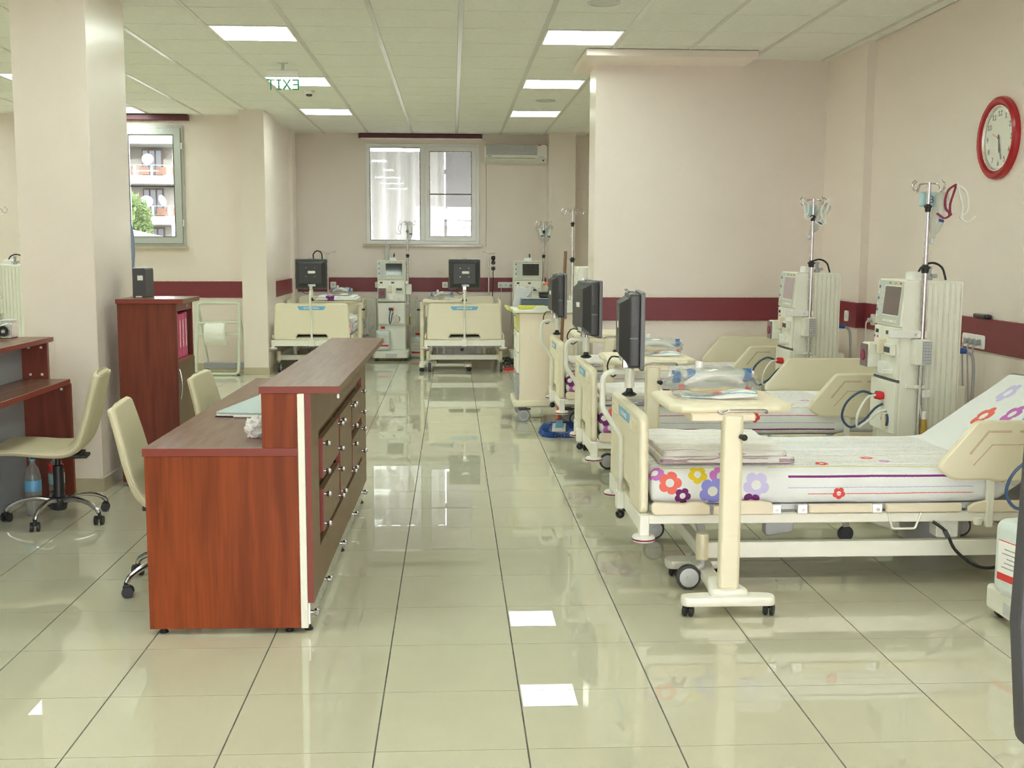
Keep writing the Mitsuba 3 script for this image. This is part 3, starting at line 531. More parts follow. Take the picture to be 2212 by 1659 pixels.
# bottles under the left desk
def pet(K, lab): 
    K.add('bottle', lathe([(.0, .004), (.036, .0), (.042, .01), (.041, .05), (.043, .06), (.041, .09), (.043, .10), (.043, .19), (.041, .2), (.042, .215), (.030, .262), (.014, .285), (.013, .305)], 24), M('water'), label='clear plastic bottle'); K.add('cap', lathe([(0, .30), (.016, .30), (.016, .322), (.014, .325), (0, .325)], 16), M('sky_blue')); K.add('sleeve_label', lathe([(.0432, .135), (.0438, .136), (.0438, .195), (.0432, .196)], 24), M(lab))
K = Kit(); pet(K, 'sky_blue'); K.stamp('water_bottle', 'clear water bottle with a bright blue cap under the left desk', 'bottle', at(-2.31, 6.28, 0), 'bottles under the left desk')
K = Kit(); pet(K, 'card'); K.add('second_label', lathe([(.0432, .24), (.036, .252), (.0435, .205)][::-1], 20), M('label_red')); K.stamp('water_bottle', 'clear bottle with red and blue labels behind the chair post under the left desk', 'bottle', at(-2.255, 6.49, 0, 0, (1, 1, .98)), 'bottles under the left desk')
# ------------------------------------------------------------------ bed linen print: flowers and stripes on white cotton, from the sheet's own coordinates (metres)
_CORAL, _YEL, _MAU, _BLU, _LIL, _PLUM, _RED = (0.78, 0.16, 0.13), (0.72, 0.55, 0.03), (0.52, 0.17, 0.52), (0.28, 0.28, 0.75), (0.60, 0.56, 0.85), (0.16, 0.025, 0.15), (0.66, 0.07, 0.07)
FLOW = [[(.113, .085, .052, 0, _CORAL), (.235, .122, .042, 1, _YEL), (.335, .112, .05, 2, _MAU), (.30, .048, .06, .4, _BLU), (.49, .075, .058, .9, _LIL), (.17, .028, .036, .3, _PLUM), (.47, -.005, .045, 1.2, _PLUM), (.05, .135, .04, .2, _MAU), (.855, .034, .028, .6, _RED),
         (1.05, .33, .03, 0, _RED), (1.10, .25, .025, 0, _MAU), (.80, .20, .03, 1, _RED), (1.55, .30, .05, 0, _LIL), (1.70, .22, .06, 1, _YEL), (1.62, .10, .055, .4, _PLUM), (1.83, .34, .06, .7, _BLU), (1.80, .50, .055, .2, _MAU), (1.92, .2, .06, 1, _PLUM), (1.66, .52, .055, 0, _BLU), (1.95, .44, .05, 0, _YEL), (1.75, .68, .06, 0, _CORAL), (1.9, .75, .06, 1, _LIL)],
        [(.10, .03, .05, 0, _MAU), (.12, .12, .04, .5, _CORAL), (.20, .07, .04, 1, _MAU), (.06, .09, .05, 0, _PLUM), (.96, .092, .034, .5, _RED), (.30, .12, .04, 0, _LIL), (.62, .30, .03, 0, _RED), (1.2, .24, .03, 0, _RED), (1.35, .4, .03, 0, _MAU), (1.6, .3, .06, 0, _LIL), (1.8, .4, .06, 0, _MAU)]]
def f_sheet(p, n, uv):
    u, s, c = mi.Float(uv.x), mi.Float(uv.y), mi.Color3f(0.80, 0.82, 0.845)
    var = u > 5.0; u = dr.select(var, u - 10.0, u)
    wav = 0.004 * (mikit.noise(u * 4, s * 9, 2) - 0.5)
    t = s + wav
    def put(c, cond, col): return dr.select(cond, mi.Color3f(*col), c)
    plain_side = (s < .135) & (u < 1.45)
    L1 = plain_side & (u > .63) & ~var; L2 = plain_side & var & (u > .36)
    c = put(c, L1 & (dr.abs(t - .110) < .0048), (0.20, 0.03, 0.20)); c = put(c, L1 & (dr.abs(t - .062) < .0014), (0.40, 0.42, 0.72)); c = put(c, L1 & (u > .72) & (dr.abs(t - .034) < .0017), (0.62, 0.10, 0.11))
    c = put(c, L2 & (dr.abs(t - .102) < .002), (0.62, 0.07, 0.10)); c = put(c, L2 & (dr.abs(t - .058) < .0014), (0.40, 0.40, 0.66)); c = put(c, L2 & (dr.abs(t - .018) < .0042), (0.16, 0.02, 0.15))
    top = (s > .150) & (u < 1.5) & (u > .0)
    w2 = s + 0.006 * (mikit.noise(u * 7, s * 14, 5) - 0.5)
    row = dr.floor(w2 / 0.0135); fr = w2 / 0.0135 - row; k = mikit.cell_rand(row, 3, 1)
    line = top & (dr.abs(fr - 0.5) < 0.12 + 0.08 * mikit.cell_rand(row, 8, 2)) & (mikit.noise(u * 2.2, row * 3.7, 9) > 0.28)
    lc = dr.select(k < .22, mi.Color3f(0.62, 0.55, 0.16), dr.select(k < .5, mi.Color3f(0.36, 0.36, 0.52), dr.select(k < .75, mi.Color3f(0.42, 0.30, 0.34), mi.Color3f(0.50, 0.47, 0.40))))
    c = dr.select(line, lc, c)
    for v, fl in enumerate(FLOW):
        for (a, b, r, ph, col) in fl:
            dx, dy = u - a, s - b; rr = dr.sqrt(dx * dx + dy * dy)
            edge = r * (0.66 + 0.34 * dr.sqrt(dr.abs(dr.cos(2.5 * dr.atan2(dy, dx) + ph))))
            c = put(c, (rr < edge) & (rr > 0.36 * r) & (var if v else ~var), col)
    return c * (0.97 + 0.06 * mikit.noise(p.x * 400, p.y * 400, p.z * 400))
mat('sheet', pr(mikit.proc(f_sheet), 0.85))
def f_blanket(p, n, uv):
    u, s = mi.Float(uv.x), mi.Float(uv.y)
    w = s + 0.012 * (mikit.noise(u * 9, s * 10, 3) - 0.5) + 0.006 * (mikit.noise(u * 30, s * 20, 4) - .5)
    row = dr.floor(w / 0.021); fr = w / 0.021 - row; k = mikit.cell_rand(row, 5, 4)
    line = dr.abs(fr - 0.5) < 0.08
    lc = dr.select(k < .3, mi.Color3f(0.60, 0.50, 0.12), dr.select(k < .6, mi.Color3f(0.34, 0.34, 0.52), mi.Color3f(0.40, 0.26, 0.32)))
    return dr.select(line & (mikit.noise(u * 5, row * 7.1, 2) > .3), lc, mi.Color3f(0.76, 0.75, 0.74))
mat('blanket', pr(mikit.proc(f_blanket), 0.9))
def sheet_mesh(rows, us, head=None):
    """Cloth over the mattress: rows [(v, z, s)] across, swept along us; head(u) lifts the raised end."""
    V, UV = [], []
    for u in us:
        for v, z, s in rows:
            lift = head(u) if head else 0
            V.append((u, v, z + lift)); UV.append((u, s))
    n, F = len(rows), []
    for i in range(len(us) - 1):
        for j in range(n - 1):
            a = i * n + j; F += [(a, a + n, a + n + 1), (a, a + n + 1, a + 1)]
    return np.array(V), np.array(F), np.array(UV)
def bed_linen(var=0, head=True, dz=0.0):
    W = .435; prof = [(-W + .03, .372, -.02), (-W + .004, .385, 0), (-W - .004, .41, .025), (-W - .008, .45, .065), (-W - .004, .495, .11), (-W + .012, .520, .138), (-W + .035, .530, .16)]
    top = [(v, .532 + .006 * math.cos(v * 3.5), v + W + .125) for v in np.linspace(-W + .08, W - .08, 11)]
    far = [(-v, z, .995 + (.16 - s)) for v, z, s in prof[::-1]]
    rows = prof + top + far; us = np.concatenate([[.035, .04, .052, .075], np.linspace(.12, 1.40, 24), np.linspace(1.44, 2.0, 14), [2.02]])
    lift = (lambda u: max(0, u - 1.56) * .70) if head else None
    V, F, UV = sheet_mesh(rows, us, lift)
    sq = {0: .0, 1: .55, 2: .8, 3: .95}                     # rounded foot end
    n = len(rows)
    for i in range(4):
        b = slice(i * n, (i + 1) * n); mid = .455
        V[b, 2] = mid + (V[b, 2] - mid) * (.55 + .45 * sq[i]); V[b, 1] *= (.955 + .045 * sq[i])
    wob = meshkit.fbm(np.column_stack([V[:, 0] * 5, V[:, 1] * 5, V[:, 2] * 9]), 3, 3 + var) - .5
    V[:, 1] += np.sign(V[:, 1]) * wob * .018 * (np.abs(V[:, 1]) > .42); V[:, 2] += wob * .010
    V[:, 2] += dz
    c0 = V[:n].mean(0); c1 = V[-n:].mean(0); q = len(V); V = np.vstack([V, c0, c1]); UV = np.vstack([UV, [.03, .08], [2.02, .5]])
    F = np.vstack([F, [(q, j, j + 1) for j in range(n - 1)], [(q + 1, len(us) * n - n + j + 1, len(us) * n - n + j) for j in range(n - 1)]])
    UV[:, 0] += 10 * var
    m = trimesh.Trimesh(V, F[:, ::-1], process=False)
    return m, UV
# ------------------------------------------------------------------ hospital bed: u from foot to head (x), v across (y)
SIDE = Polygon(fillet([(1.255, .535), (1.43, .742), (2.03, .742), (2.03, .50), (1.62, .474), (1.52, .474), (1.50, .482), (1.34, .482)], [.06, .05, .08, .05, .02, .03, .02, .09], 6))
def bed_kit(dz=0.0, var=0, loop=True, head=False):
    K = Kit(); Z = lambda m: mv(m, 0, 0, dz)
    A = lambda n, m, mt, u=None, lb=None, **q: K.add(n, m, M(mt), u, lb, **q)
    fb = Polygon(fillet([(-.445, .335), (.445, .335), (.425, .765), (-.425, .765)], [.03, .03, .055, .055], 6))
    notch = Polygon(fillet([(-.19, .352), (.19, .352), (.165, .398), (-.165, .398)], .012, 3))
    for nm, x, sg in (('footboard', 0, -1), ('headboard', 2.08, 1)):
        b = A(nm, Z(yz(slab(Polygon(fb.exterior.coords, [notch.exterior.coords]), .044, .016, 3), x - .022)), 'cream')
        x0 = x + sg * .022
        def on(P, t, d=.0): m = yz(slab(P, t), 0); m.apply_scale([sg, 1, 1]); (m.invert() if m.volume < 0 else None); return Z(mv(m, x0 + sg * d))
        for s in (-1, 1):
            A('grip', on(Polygon(fillet([(s * .20, .668), (s * .35, .668), (s * .365, .712), (s * .365, .722), (s * .20, .722)], .008, 3)).difference(Polygon(fillet([(s * .208, .675), (s * .345, .675), (s * .357, .712), (s * .357, .715), (s * .208, .715)], .006, 3))), .004), 'cream_pale', b)
        ring = sbox(-.36, .435, .36, .60).difference(sbox(-.357, .438, .357, .597)); A('groove', on(ring, .0015), 'cream_pale', b)
        if sg < 0:
            A('name_plate', on(Polygon(fillet([(-.165, .73), (.165, .73), (.14, .685), (-.14, .685)], .005, 2)), .003), 'sky_blue', b, 'blue name plate reading NEFROTRANS')
            A('lettering', Z(mv(mv(text('NEFROTRANS', .020, .001, True), rx=90), 0, 0, 0).apply_transform(trimesh.transformations.euler_matrix(0, 0, R(-90))) and None or mv(mv(text('NEFROTRANS', .020, .001, True), rx=90, rz=-90), x0 - .004, 0, .698)), 'white', b)
        A('end_rail', Z(box(x - .02, x + .02, -.44, .44, .262, .335, .004)), 'white_metal')
        for v in (-.455, .455):
            A('corner_post', Z(box(x - .021, x + .021, v - .02, v + .02, .245, .335, .003)), 'white_metal')
            d = A('bumper', Z(lathe([(0, .220), (.045, .220), (.050, .226), (.050, .238), (.044, .246), (0, .247)], 28, x, v)), 'white'); A('bumper_stripe', Z(lathe([(.0501, .2275), (.0512, .2285), (.0512, .2335), (.0501, .2345)], 28, x, v)), 'plum', d)
    for v in (-.435, .435):
        s = 1 if v > 0 else -1
        A('side_rail', Z(box(.02, 2.06, v - .02, v + .02, .293, .333, .003)), 'white_metal'); A('lower_bar', Z(box(.24, 1.86, v * .96 - .02, v * .96 + .02, .135, .205, .003)) if dz == 0 else box(.24, 1.86, v * .96 - .02, v * .96 + .02, .135, .205, .003), 'white_metal')
        A('mattress_guard', Z(xz(slab(Polygon(fillet([(.03, .334), (.285, .334), (.285, .375), (.25, .392), (.20, .392), (.17, .385), (.03, .392)], [.04, .004, .02, .01, .01, .01, .02], 4)), .022, .006, 2), v + s * .025 + .011)), 'cream_pale')
        A('mattress_guard', Z(xz(slab(Polygon(fillet([(.30, .334), (.56, .334), (.56, .385), (.50, .395), (.42, .395), (.39, .374), (.30, .374)], [.004, .004, .02, .02, .01, .004, .004], 4)), .02, .005, 2), v + s * .025 + .010)), 'cream_pale')
        for a, b in ((.72, 1.0), (1.06, 1.395)): A('platform_edge', Z(box(a, b, v + s * .005, v + s * .03, .338, .374, .004)), 'cream_pale')
        A('mattress_guard', Z(xz(slab(Polygon(fillet([(1.42, .336), (2.02, .336), (2.02, .385), (1.50, .388), (1.45, .378), (1.42, .36)], [.01, .01, .02, .03, .02, .01], 4)), .02, .005, 2), v + s * .025 + .010)), 'cream_pale')
        for a in (.575, .69, 1.02):
            g = A('bracket', Z(box(a - .022, a + .022, v + s * .01, v + s * .028, .336, .376, .002)), 'steel'); A('bolt', Z(cyl((a, v + s * .028, .353), (a, v + s * .036, .353), .008, 10)), 'chrome', g)
    A('platform', Z(box(.03, 2.03, -.41, .41, .34, .368, .004)), 'light_grey')
    m, uv = bed_linen(var, head, dz); K.add('mattress', m, M('sheet'), None, 'mattress in a white sheet printed with flowers and stripes', smooth=True, uv=uv)
    for v in (-.475, .475):
        s = 1 if v > 0 else -1; Z = (lambda m: mv(m, 0, 0, dz)) if not (head and v > 0) else (lambda m: mv(m, 0, 0, -.27))
        r_ = A('safety_rail', Z(xz(slab(SIDE, .032, .012, 3), v + .016)), 'cream')
        for P in ([(1.40, .60), (1.48, .70), (1.585, .70), (1.585, .69), (1.485, .69), (1.41, .595)], [(1.62, .69), (1.78, .69), (1.78, .70), (1.62, .70)], [(1.42, .55), (1.50, .64), (1.95, .64), (1.95, .635), (1.503, .635), (1.425, .547)]):
            A('groove', Z(xz(slab(P, .0012), v + s * .0172 + (.0 if s > 0 else .0012))), 'peach', r_, smooth=False)
        A('rail_post', Z(box(1.50, 1.53, v - s * .012 - .013, v - s * .012 + .013, .27, .49, .003)), 'white_metal', r_); A('release_catch', Z(lathe([(0, 0), (.018, 0), (.02, .01), (.02, .03), (0, .03)], 14, 1.47, v - s * .02, .28)), 'white_metal', r_)
    Z = lambda m: mv(m, 0, 0, dz)
    for x, rz in ((.262, 28), (1.86, -15)):
        A('axle_bar', box(x - .02, x + .02, -.40, .40, .14, .20, .003), 'white_metal')
        for v in (-.43, .43):
            h_ = A('caster_housing', lathe([(0, .130), (.026, .130), (.028, .135), (.028, .235), (.024, .245), (0, .247)], 18, x - .0, v), 'cream')
            px, py_ = x - .060, v - .012
            A('caster_fork', [tube([(x, v, .13), (x, v, .105), (px + .004, py_, .066), (px, py_, .055)], .015, 10), cyl((px, py_ - .03, .055), (px, py_ + .01, .055), .012, 10)], 'light_grey', h_)
            A('caster_wheel', mv(lathe([(.0, -.018), (.040, -.018), (.053, -.013), (.055, -.006), (.055, .006), (.053, .013), (.040, .018), (0, .018)], 28), px, py_, .055, rx=90), 'rubber', h_)
            A('wheel_disc', mv(lathe([(0, -.0205), (.036, -.0205), (.042, -.0185), (.042, .0185), (.036, .0205), (0, .0205)], 28), px, py_, .055, rx=90), 'light_grey', h_)
    A('lift_leg', [Z(tube([(.26, -.24, .335), (.30, -.24, .21 - dz)], .02, 8))], 'light_grey'); A('lift_leg', [Z(tube([(.26, .24, .335), (.30, .24, .21 - dz)], .02, 8))], 'light_grey')
    A('cross_beam', Z(box(.36, 1.3, -.06, .06, .27, .31, .004)), 'white_metal')
    for a in (.50, .93): A('actuator', Z(tube([(a, -.12, .29), (a + .06, -.12, .24), (a + .30, -.12, .255)], [.03, .03, .022], 12)), 'light_grey')
    A('actuator_shroud', Z(xz(slab(Polygon(fillet([(.62, .31), (.74, .31), (.73, .19 - dz), (.60, .17 - dz), (.60, .22 - dz)], .02, 4)), .06, .006, 2), -.15)), 'light_grey')
    A('motor_box', Z(box(1.30, 1.40, -.43, -.35, .215, .30, .006)), 'white'); A('motor_knob', Z(ring_mesh(.010, .016, .006, 20).apply_transform(trimesh.transformations.euler_matrix(R(90), 0, 0)).apply_translation([1.355, -.429, .245])), 'off_white')
    A('pedal', Z(xz(slab(Polygon(fillet([(.98, .30), (1.10, .29), (1.22, .235), (1.22, .205), (1.18, .20), (1.08, .235)], .018, 4)), .03, .006, 2), .1 - .3)), 'white_metal')
    A('pedal_wheel', mv(lathe([(0, -.012), (.035, -.012), (.04, -.006), (.04, .006), (.035, .012), (0, .012)], 20), 1.17, .34, .04, rx=90), 'rubber'); A('pedal_stem', box(1.155, 1.185, .33, .35, .04, .31 + dz), 'white_metal')
    if loop: A('towel_loop', Z(tube(fillet([(1.07, -.46, .335), (1.09, -.46, .265), (1.19, -.46, .265), (1.215, -.46, .335)], .015, 4, False), .005, 8)), 'white_metal')
    # arm that carries the television
    A('arm_bracket', Z(box(-.055, -.02, -.028, .028, .262, .345, .003)), 'white_metal')
    ar = A('television_arm', Z(tube(fillet([(-.035, 0, .262), (-.035, 0, .60), (-.125, 0, .735), (-.125, 0, .905), (-.01, 0, .905)], [0, .05, .06, .07, 0], 6, False), .0135, 10)), 'white_metal')
    A('arm_sleeve', Z(lathe([(.012, .83), (.022, .83), (.023, .835), (.023, .918), (.02, .924), (.01, .924)], 18)), 'white_metal', ar); A('arm_knob', Z(lathe([(0, .79), (.020, .79), (.034, .797), (.035, .802), (.018, .812), (.012, .832), (0, .832)], 16)), 'black', ar)
    A('crank_knob', Z(trimesh.creation.icosphere(2, .022).apply_translation([-.03, .03, .225])), 'black_gloss'); A('crank_rod', Z(cyl((-.03, .03, .24), (0, .03, .275), .006, 8)), 'chrome')
    return K
B0, B1, B2 = bed_kit(0, 0, True, True), bed_kit(0, 1, False), bed_kit(.065, 0, False)
BEDS = [('hospital bed nearest the camera, with a folded blanket on its foot end', B0, .82, 5.20, 0), ('middle hospital bed of the right row, between the two dialysis machines', B1, .835, 7.05, 0), ('hospital bed farthest back in the right row, against the pink partition', B1, .83, 8.98, 0),
        ('hospital bed with footboard to the camera, right of the back dialysis machine', B2, .143, 13.37, 90), ('hospital bed with footboard to the camera, in the far left corner behind the reception desk', B2, -1.64, 13.37, 90)]
for lb, K, x, y, rz in BEDS: K.stamp('hospital_bed', lb, 'bed', at(x, y, 0, rz), 'cream hospital beds')
# folded blanket
def folded(x0, x1, v0, v1, z, layers=2, th=.022, seed=0):
    ms, uvs = [], []
    for q in range(layers):
        nx, ny = 26, 20; a0, a1 = x0 + .012 * q, x1 - .03 * q; b0, b1 = v0 + .008 * q, v1 - .01 * q
        us = np.linspace(0, 1, nx); ang = np.linspace(-math.pi / 2, math.pi / 2, 7)
        loop = [(b0 - 0 - .5 * th * math.cos(t), th / 2 + th / 2 * math.sin(t)) for t in ang] + [(b, th) for b in np.linspace(b0, b1, ny)[1:-1]] + [(b1 + .5 * th * math.cos(t), th / 2 + th / 2 * math.sin(t)) for t in ang[::-1]] + [(b, 0) for b in np.linspace(b1, b0, 5)[1:-1]]
        n = len(loop); V = np.array([(a0 + (a1 - a0) * u, b, z + q * th + zz) for u in us for b, zz in loop]); wob = meshkit.fbm(V * [6, 6, 20], 3, seed + q) - .5
        V[:, 2] += wob * .014 * (V[:, 2] > z + q * th + .3 * th); V[:, 0] += wob * .02; V[:, 1] += wob * .012
        i = np.arange(n); j = (i + 1) % n; F = np.vstack([np.vstack([np.column_stack([k * n + i, k * n + j, (k + 1) * n + j]), np.column_stack([k * n + i, (k + 1) * n + j, (k + 1) * n + i])]) for k in range(nx - 1)])
        e = len(V); V = np.vstack([V, V[:n].mean(0), V[-n:].mean(0)]); F = np.vstack([F, np.column_stack([np.full(n, e), j, i]), np.column_stack([np.full(n, e + 1), (nx - 1) * n + i, (nx - 1) * n + j])])
        ms.append(trimesh.Trimesh(V, F, process=False)); uvs.append(np.column_stack([V[:, 0], V[:, 1]]))
        ms[-1].fix_normals()
    return ms, uvs
def blanket(lb, x0, x1, y0, y1, z, n=2, seed=0):
    k = thing('folded_blanket', lb, 'blanket', 'folded striped blankets on the beds')
    for m, uv in zip(*folded(x0, x1, y0, y1, z, n, .029, seed)): part(k, 'fold', m, M('blanket'), smooth=True, uv=uv)
blanket('folded striped white blanket on the foot end of the nearest bed', .90, 1.49, 4.83, 5.42, .541)
blanket('folded striped blanket at the foot of the middle bed', .90, 1.35, 6.70, 7.36, .541, 2, 5)
blanket('folded striped blanket at the foot of the bed against the partition', .90, 1.35, 8.62, 9.30, .541, 2, 8)
# ------------------------------------------------------------------ televisions on the bed arms
def tv_kit():
    K = Kit(); A = lambda n, m, mt, u=None, lb=None, **q: K.add(n, m, M(mt), u, lb, **q)
    c = A('case', yz(slab(rrect(-.178, .012, .178, .345, .015, 4), .052, .012, 2), -.02), 'tv_case')
    A('back_bulge', [trimesh.convex.convex_hull(np.array([(-.02, sy * .165, z) for sy in (-1, 1) for z in (.03, .325)] + [(-.06, sy * .125, z) for sy in (-1, 1) for z in (.07, .30)]))], 'tv_case', c)
    b = A('bezel', yz(slab(Polygon(rrect(-.186, 0, .186, .352, .012, 4).exterior.coords, [sbox(-.165, .03, .165, .33).exterior.coords]), .02, .005, 2), .031), 'tv_bezel'); A('screen', box(.030, .044, -.166, .166, .029, .331, 0), 'screen_black')
    A('label', box(-.0606, -.0602, -.055, .03, .185, .215, 0), 'paper', c, 'white sticker'); A('screw', [cyl((-.0605, y, z), (-.059, y, z), .004, 8) for y, z in ((-.05, .25),)], 'chrome', c)
    for y, z in ((.05, .25), (-.05, .15), (.05, .15)): A('screw', cyl((-.0605, y, z), (-.059, y, z), .004, 8), 'chrome', c)
    for sg in (1, -1):
        for j in range(9): A('vent_slot', box(.012 - .0032 * j - .001, .012 - .0032 * j, sg * .1775, sg * .1787, .155, .205, 0), 'black', c)
        A('side_strip', box(-.016, .020, sg * .1778, sg * .1788, .143, .149, 0), 'tv_bezel', c)
    A('socket_panel', box(-.05, -.044, -.055, .035, .035, .062, .002), 'light_grey', c, 'grey socket panel'); A('mount', [box(-.035, -.012, -.02, .02, -.002, .05, .002)], 'chrome'); A('pin', cyl((0, 0, -.07), (0, 0, .01), .0085, 12), 'chrome')
    A('cable', tube(spline([(-.05, .02, .045), (-.085, .06, .04), (-.10, .10, -.01), (-.08, .05, -.05), (-.06, .0, -.03)], 6), .004, 6), 'black')
    A('top_clip', [tube([(-.01, 0, .345), (-.02, .015, .357), (-.03, -.02, .358)], .005, 6)], 'chrome')
    return K
TV = tv_kit()
for lb, x, y, z, rz in (('black television over the foot of the nearest bed, edge towards the camera', .822, 5.20, .926, -5), ('black television with a white back label over the foot of the middle bed', .837, 7.05, .926, 8), ('black television over the foot of the bed against the partition, beside the trolley', .832, 8.98, .926, 2),
                        ('black television seen from behind over the bed right of the back dialysis machine', .143, 13.37, .991, 90), ('black television seen from behind over the bed in the far left corner', -1.64, 13.37, .991, 90)):
    TV.stamp('television', lb, 'television', at(x, y, z, rz), 'televisions on bed arms')
# ------------------------------------------------------------------ overbed tables
def table_kit():
    K = Kit(); A = lambda n, m, mt, u=None, lb=None, **q: K.add(n, m, M(mt), u, lb, **q)
    top = Polygon(fillet([(-.245, .06), (-.20, .01), (.20, .01), (.255, .05), (.255, .46), (.22, .50), (-.22, .50), (-.245, .46)], .02, 4))
    t = A('table_top', mv(slab(top, .034, .013, 3), z=.822), 'cream'); A('recess', mv(slab(rrect(-.20, .07, .21, .45, .02, 4), .0012), z=.8558), 'cream_pale', t)
    A('tilt_box', box(-.165, .09, -.012, .30, .794, .824, .004), 'cream_pale'); A('handle', tube(fillet([(-.055, .03, .836), (-.05, -.02, .826), (-.02, -.024, .838), (.13, -.024, .838), (.135, -.012, .828), (.13, .03, .830)], .012, 4, False), .006, 8), 'chrome', t)
    col = Polygon(fillet([(-.042, -.026), (.042, -.026), (.042, .026), (-.042, .026)], .018, 4))
    c = A('column', mv(slab(col, .70, .006, 2), 0, 0, .118), 'cream'); A('sleeve_line', mv(slab(Polygon(fillet([(-.0425, -.0265), (.0425, -.0265), (.0425, .0265), (-.0425, .0265)], .018, 4)), .004), z=.33), 'cream_pale', c); A('inner_tube', mv(slab(Polygon(col.buffer(-.007).exterior.coords), .05), z=.08), 'cream_pale', c)
    A('knob', [cyl((.03, -.022, .735), (.036, -.048, .735), .010, 12), trimesh.creation.icosphere(2, .013).apply_translation([.037, -.05, .735])], 'black')
    base = unary_union([Polygon(fillet([(-.19, -.04), (.19, -.04), (.19, .03), (.10, .045), (-.10, .045), (-.19, .03)], .03, 4)), Polygon(fillet([(-.085, -.02), (.085, -.02), (.042, .16), (.034, .36), (.05, .52), (-.05, .52), (-.034, .36), (-.042, .16)], .02, 4)), Polygon(fillet([(-.15, .50), (.12, .50), (.12, .60), (-.15, .60)], .035, 4))])
    b = A('base', mv(slab(base, .040, .010, 2), z=.045), 'white_metal'); A('base_hump', mv(slab(Polygon(fillet([(-.085, -.032), (.085, -.032), (.045, .18), (-.045, .18)], .03, 4)), .034, .014, 3), z=.080), 'white_metal', b)
    for x, y in ((-.165, -.005), (.165, -.005), (-.11, .56), (.09, .57)):
        w = A('caster', [cyl((x, y, .03), (x, y, .048), .008, 8)] + [mv(lathe([(0, -.008), (.020, -.008), (.0235, -.005), (.0235, .005), (.020, .008), (0, .008)], 18), x + .004 + s * .012, y - .004 * s, .0235, rx=90, rz=62) for s in (-1, 1)], 'black')
    return K
TB = table_kit()
for lb, x, y, rz in (('cream overbed table standing before the nearest bed with dialysis tubing on it', 1.107, 4.40, 0), ('cream overbed table over the middle bed carrying a wrapped filter set', 1.115, 6.25, 0), ('cream overbed table over the bed against the partition, behind two televisions', 1.14, 8.18, 0),
                     ('cream overbed table over the bed right of the back dialysis machine', -.365, 13.76, -90), ('cream overbed table over the far left corner bed piled with flowered linen', -1.115, 13.76, 90)):
    TB.stamp('overbed_table', lb, 'table', at(x, y, 0, rz), 'cream overbed tables')
# wrapped sets of dialysis tubing on the tables
def package_kit(seed):
    g = np.random.default_rng(seed); K = Kit(); A = lambda n, m, mt, u=None, lb=None, **q: K.add(n, m, M(mt), u, lb, **q)
    b = trimesh.creation.icosphere(4, 1.0); d = b.vertices.copy(); r = 1 + .35 * (meshkit.fbm(d * 2.6 + seed, 3) - .5) + .10 * (meshkit.noise(d * 9, seed) - .5)
    d = np.sign(d) * np.abs(d) ** .75; b.vertices = d * r[:, None] * [.185, .105, .050]; b.vertices[:, 2] += .045; b.vertices[:, 2] = np.maximum(b.vertices[:, 2], .001)
    A('film_bag', b, 'film', None, 'crumpled clear film bag', smooth=40)
    for y, z, x in ((.045, .062, -.02), (-.005, .070, .03)):
        c = A('filter_cylinder', cyl((x - .12, y, z), (x + .12, y, z), .017, 16), 'clear_plastic'); 
        for s in (-1, 1): A('cap', cyl((x + s * .105, y, z), (x + s * .135, y, z), .021, 16), 'blue_cap', c); A('plug', cyl((x + s * .135, y, z), (x + s * .150, y - .004, z + .004), .011, 12), 'white', c)
    A('drip_chamber', cyl((-.06, .0, .06), (-.055, .0, .115), .015, 16, .017), 'white')
    tr = trimesh.creation.icosphere(3, 1.0); tr.vertices *= [.13, .035, .018]; tr.vertices += [0, -.035, .055]; tr.vertices[:, 2] += .02 * np.cos(tr.vertices[:, 0] * 16); A('white_pouch', tr, 'white')
    for q in range(7): A('tubing', tube(spline([(-.11 + .01 * q, -.055 + .004 * q, .03), (-.05, -.07 - .003 * q, .024 + .003 * (q % 3)), (.03, -.072 + .004 * (q % 4), .030 + .004 * (q % 2)), (.10 - .005 * q, -.05, .028)], 5), .0045, 6), 'tan_tube')
    A('red_clip', box(-.015, .035, -.088, -.074, .012, .022, .002), 'red'); A('red_clip', box(-.15, -.13, -.05, -.04, .03, .045, .002), 'red'); A('red_clip', box(.145, .16, -.02, -.01, .02, .035, .002), 'red')
    n = 30; us = np.linspace(-.15, .16, n); V = np.array([(u, -.075 - .015 * math.sin(u * 11) - .035 * t, .004 + (1 - t) * (.018 + .012 * math.sin(u * 19)) + .012 * abs(u) * t * 4) for u in us for t in (0, .5, 1)]); F = np.array([(i * 3 + j, i * 3 + j + 3, i * 3 + j + 4, i * 3 + j + 1) for i in range(n - 1) for j in range(2)])
    A('paper_leaflet', (V, F), 'paper', None, 'white printed paper wrap', smooth=True); A('blue_line', tube(V[1::3] + [0, -.001, .0015], .0013, 5), 'sky_blue')
    A('paper_sheet', box(-.13, .17, -.10, .08, .0005, .0015, 0), 'paper', smooth=False)
    return K
for i, (lb, x, y, z, rz, sc_) in enumerate((('wrapped dialysis tubing set with blue caps on the nearest overbed table', 1.08, 4.66, .8572, 4, 1), ('wrapped filter with a blue end cap on the table over the middle bed', 1.18, 6.52, .8572, -8, .82), ('wrapped tubing set on the table over the bed right of the back dialysis machine', -.13, 13.72, .8572, 15, .8), ('wrapped tubing set on the flowered linen in the far left corner', -1.33, 13.74, .905, -20, .8), ('wrapped tubing set on top of the ribbed machine at the left edge', -4.42, 10.9, 1.318, 5, .9))):
    package_kit(i).stamp('tubing_set', lb, 'medical supplies', at(x, y, z, rz, (sc_, sc_, sc_ * 1.3)), 'wrapped dialysis tubing sets')
k = thing('linen_pile', 'pile of white linen with red flowers on the far left corner overbed table', 'linen'); 
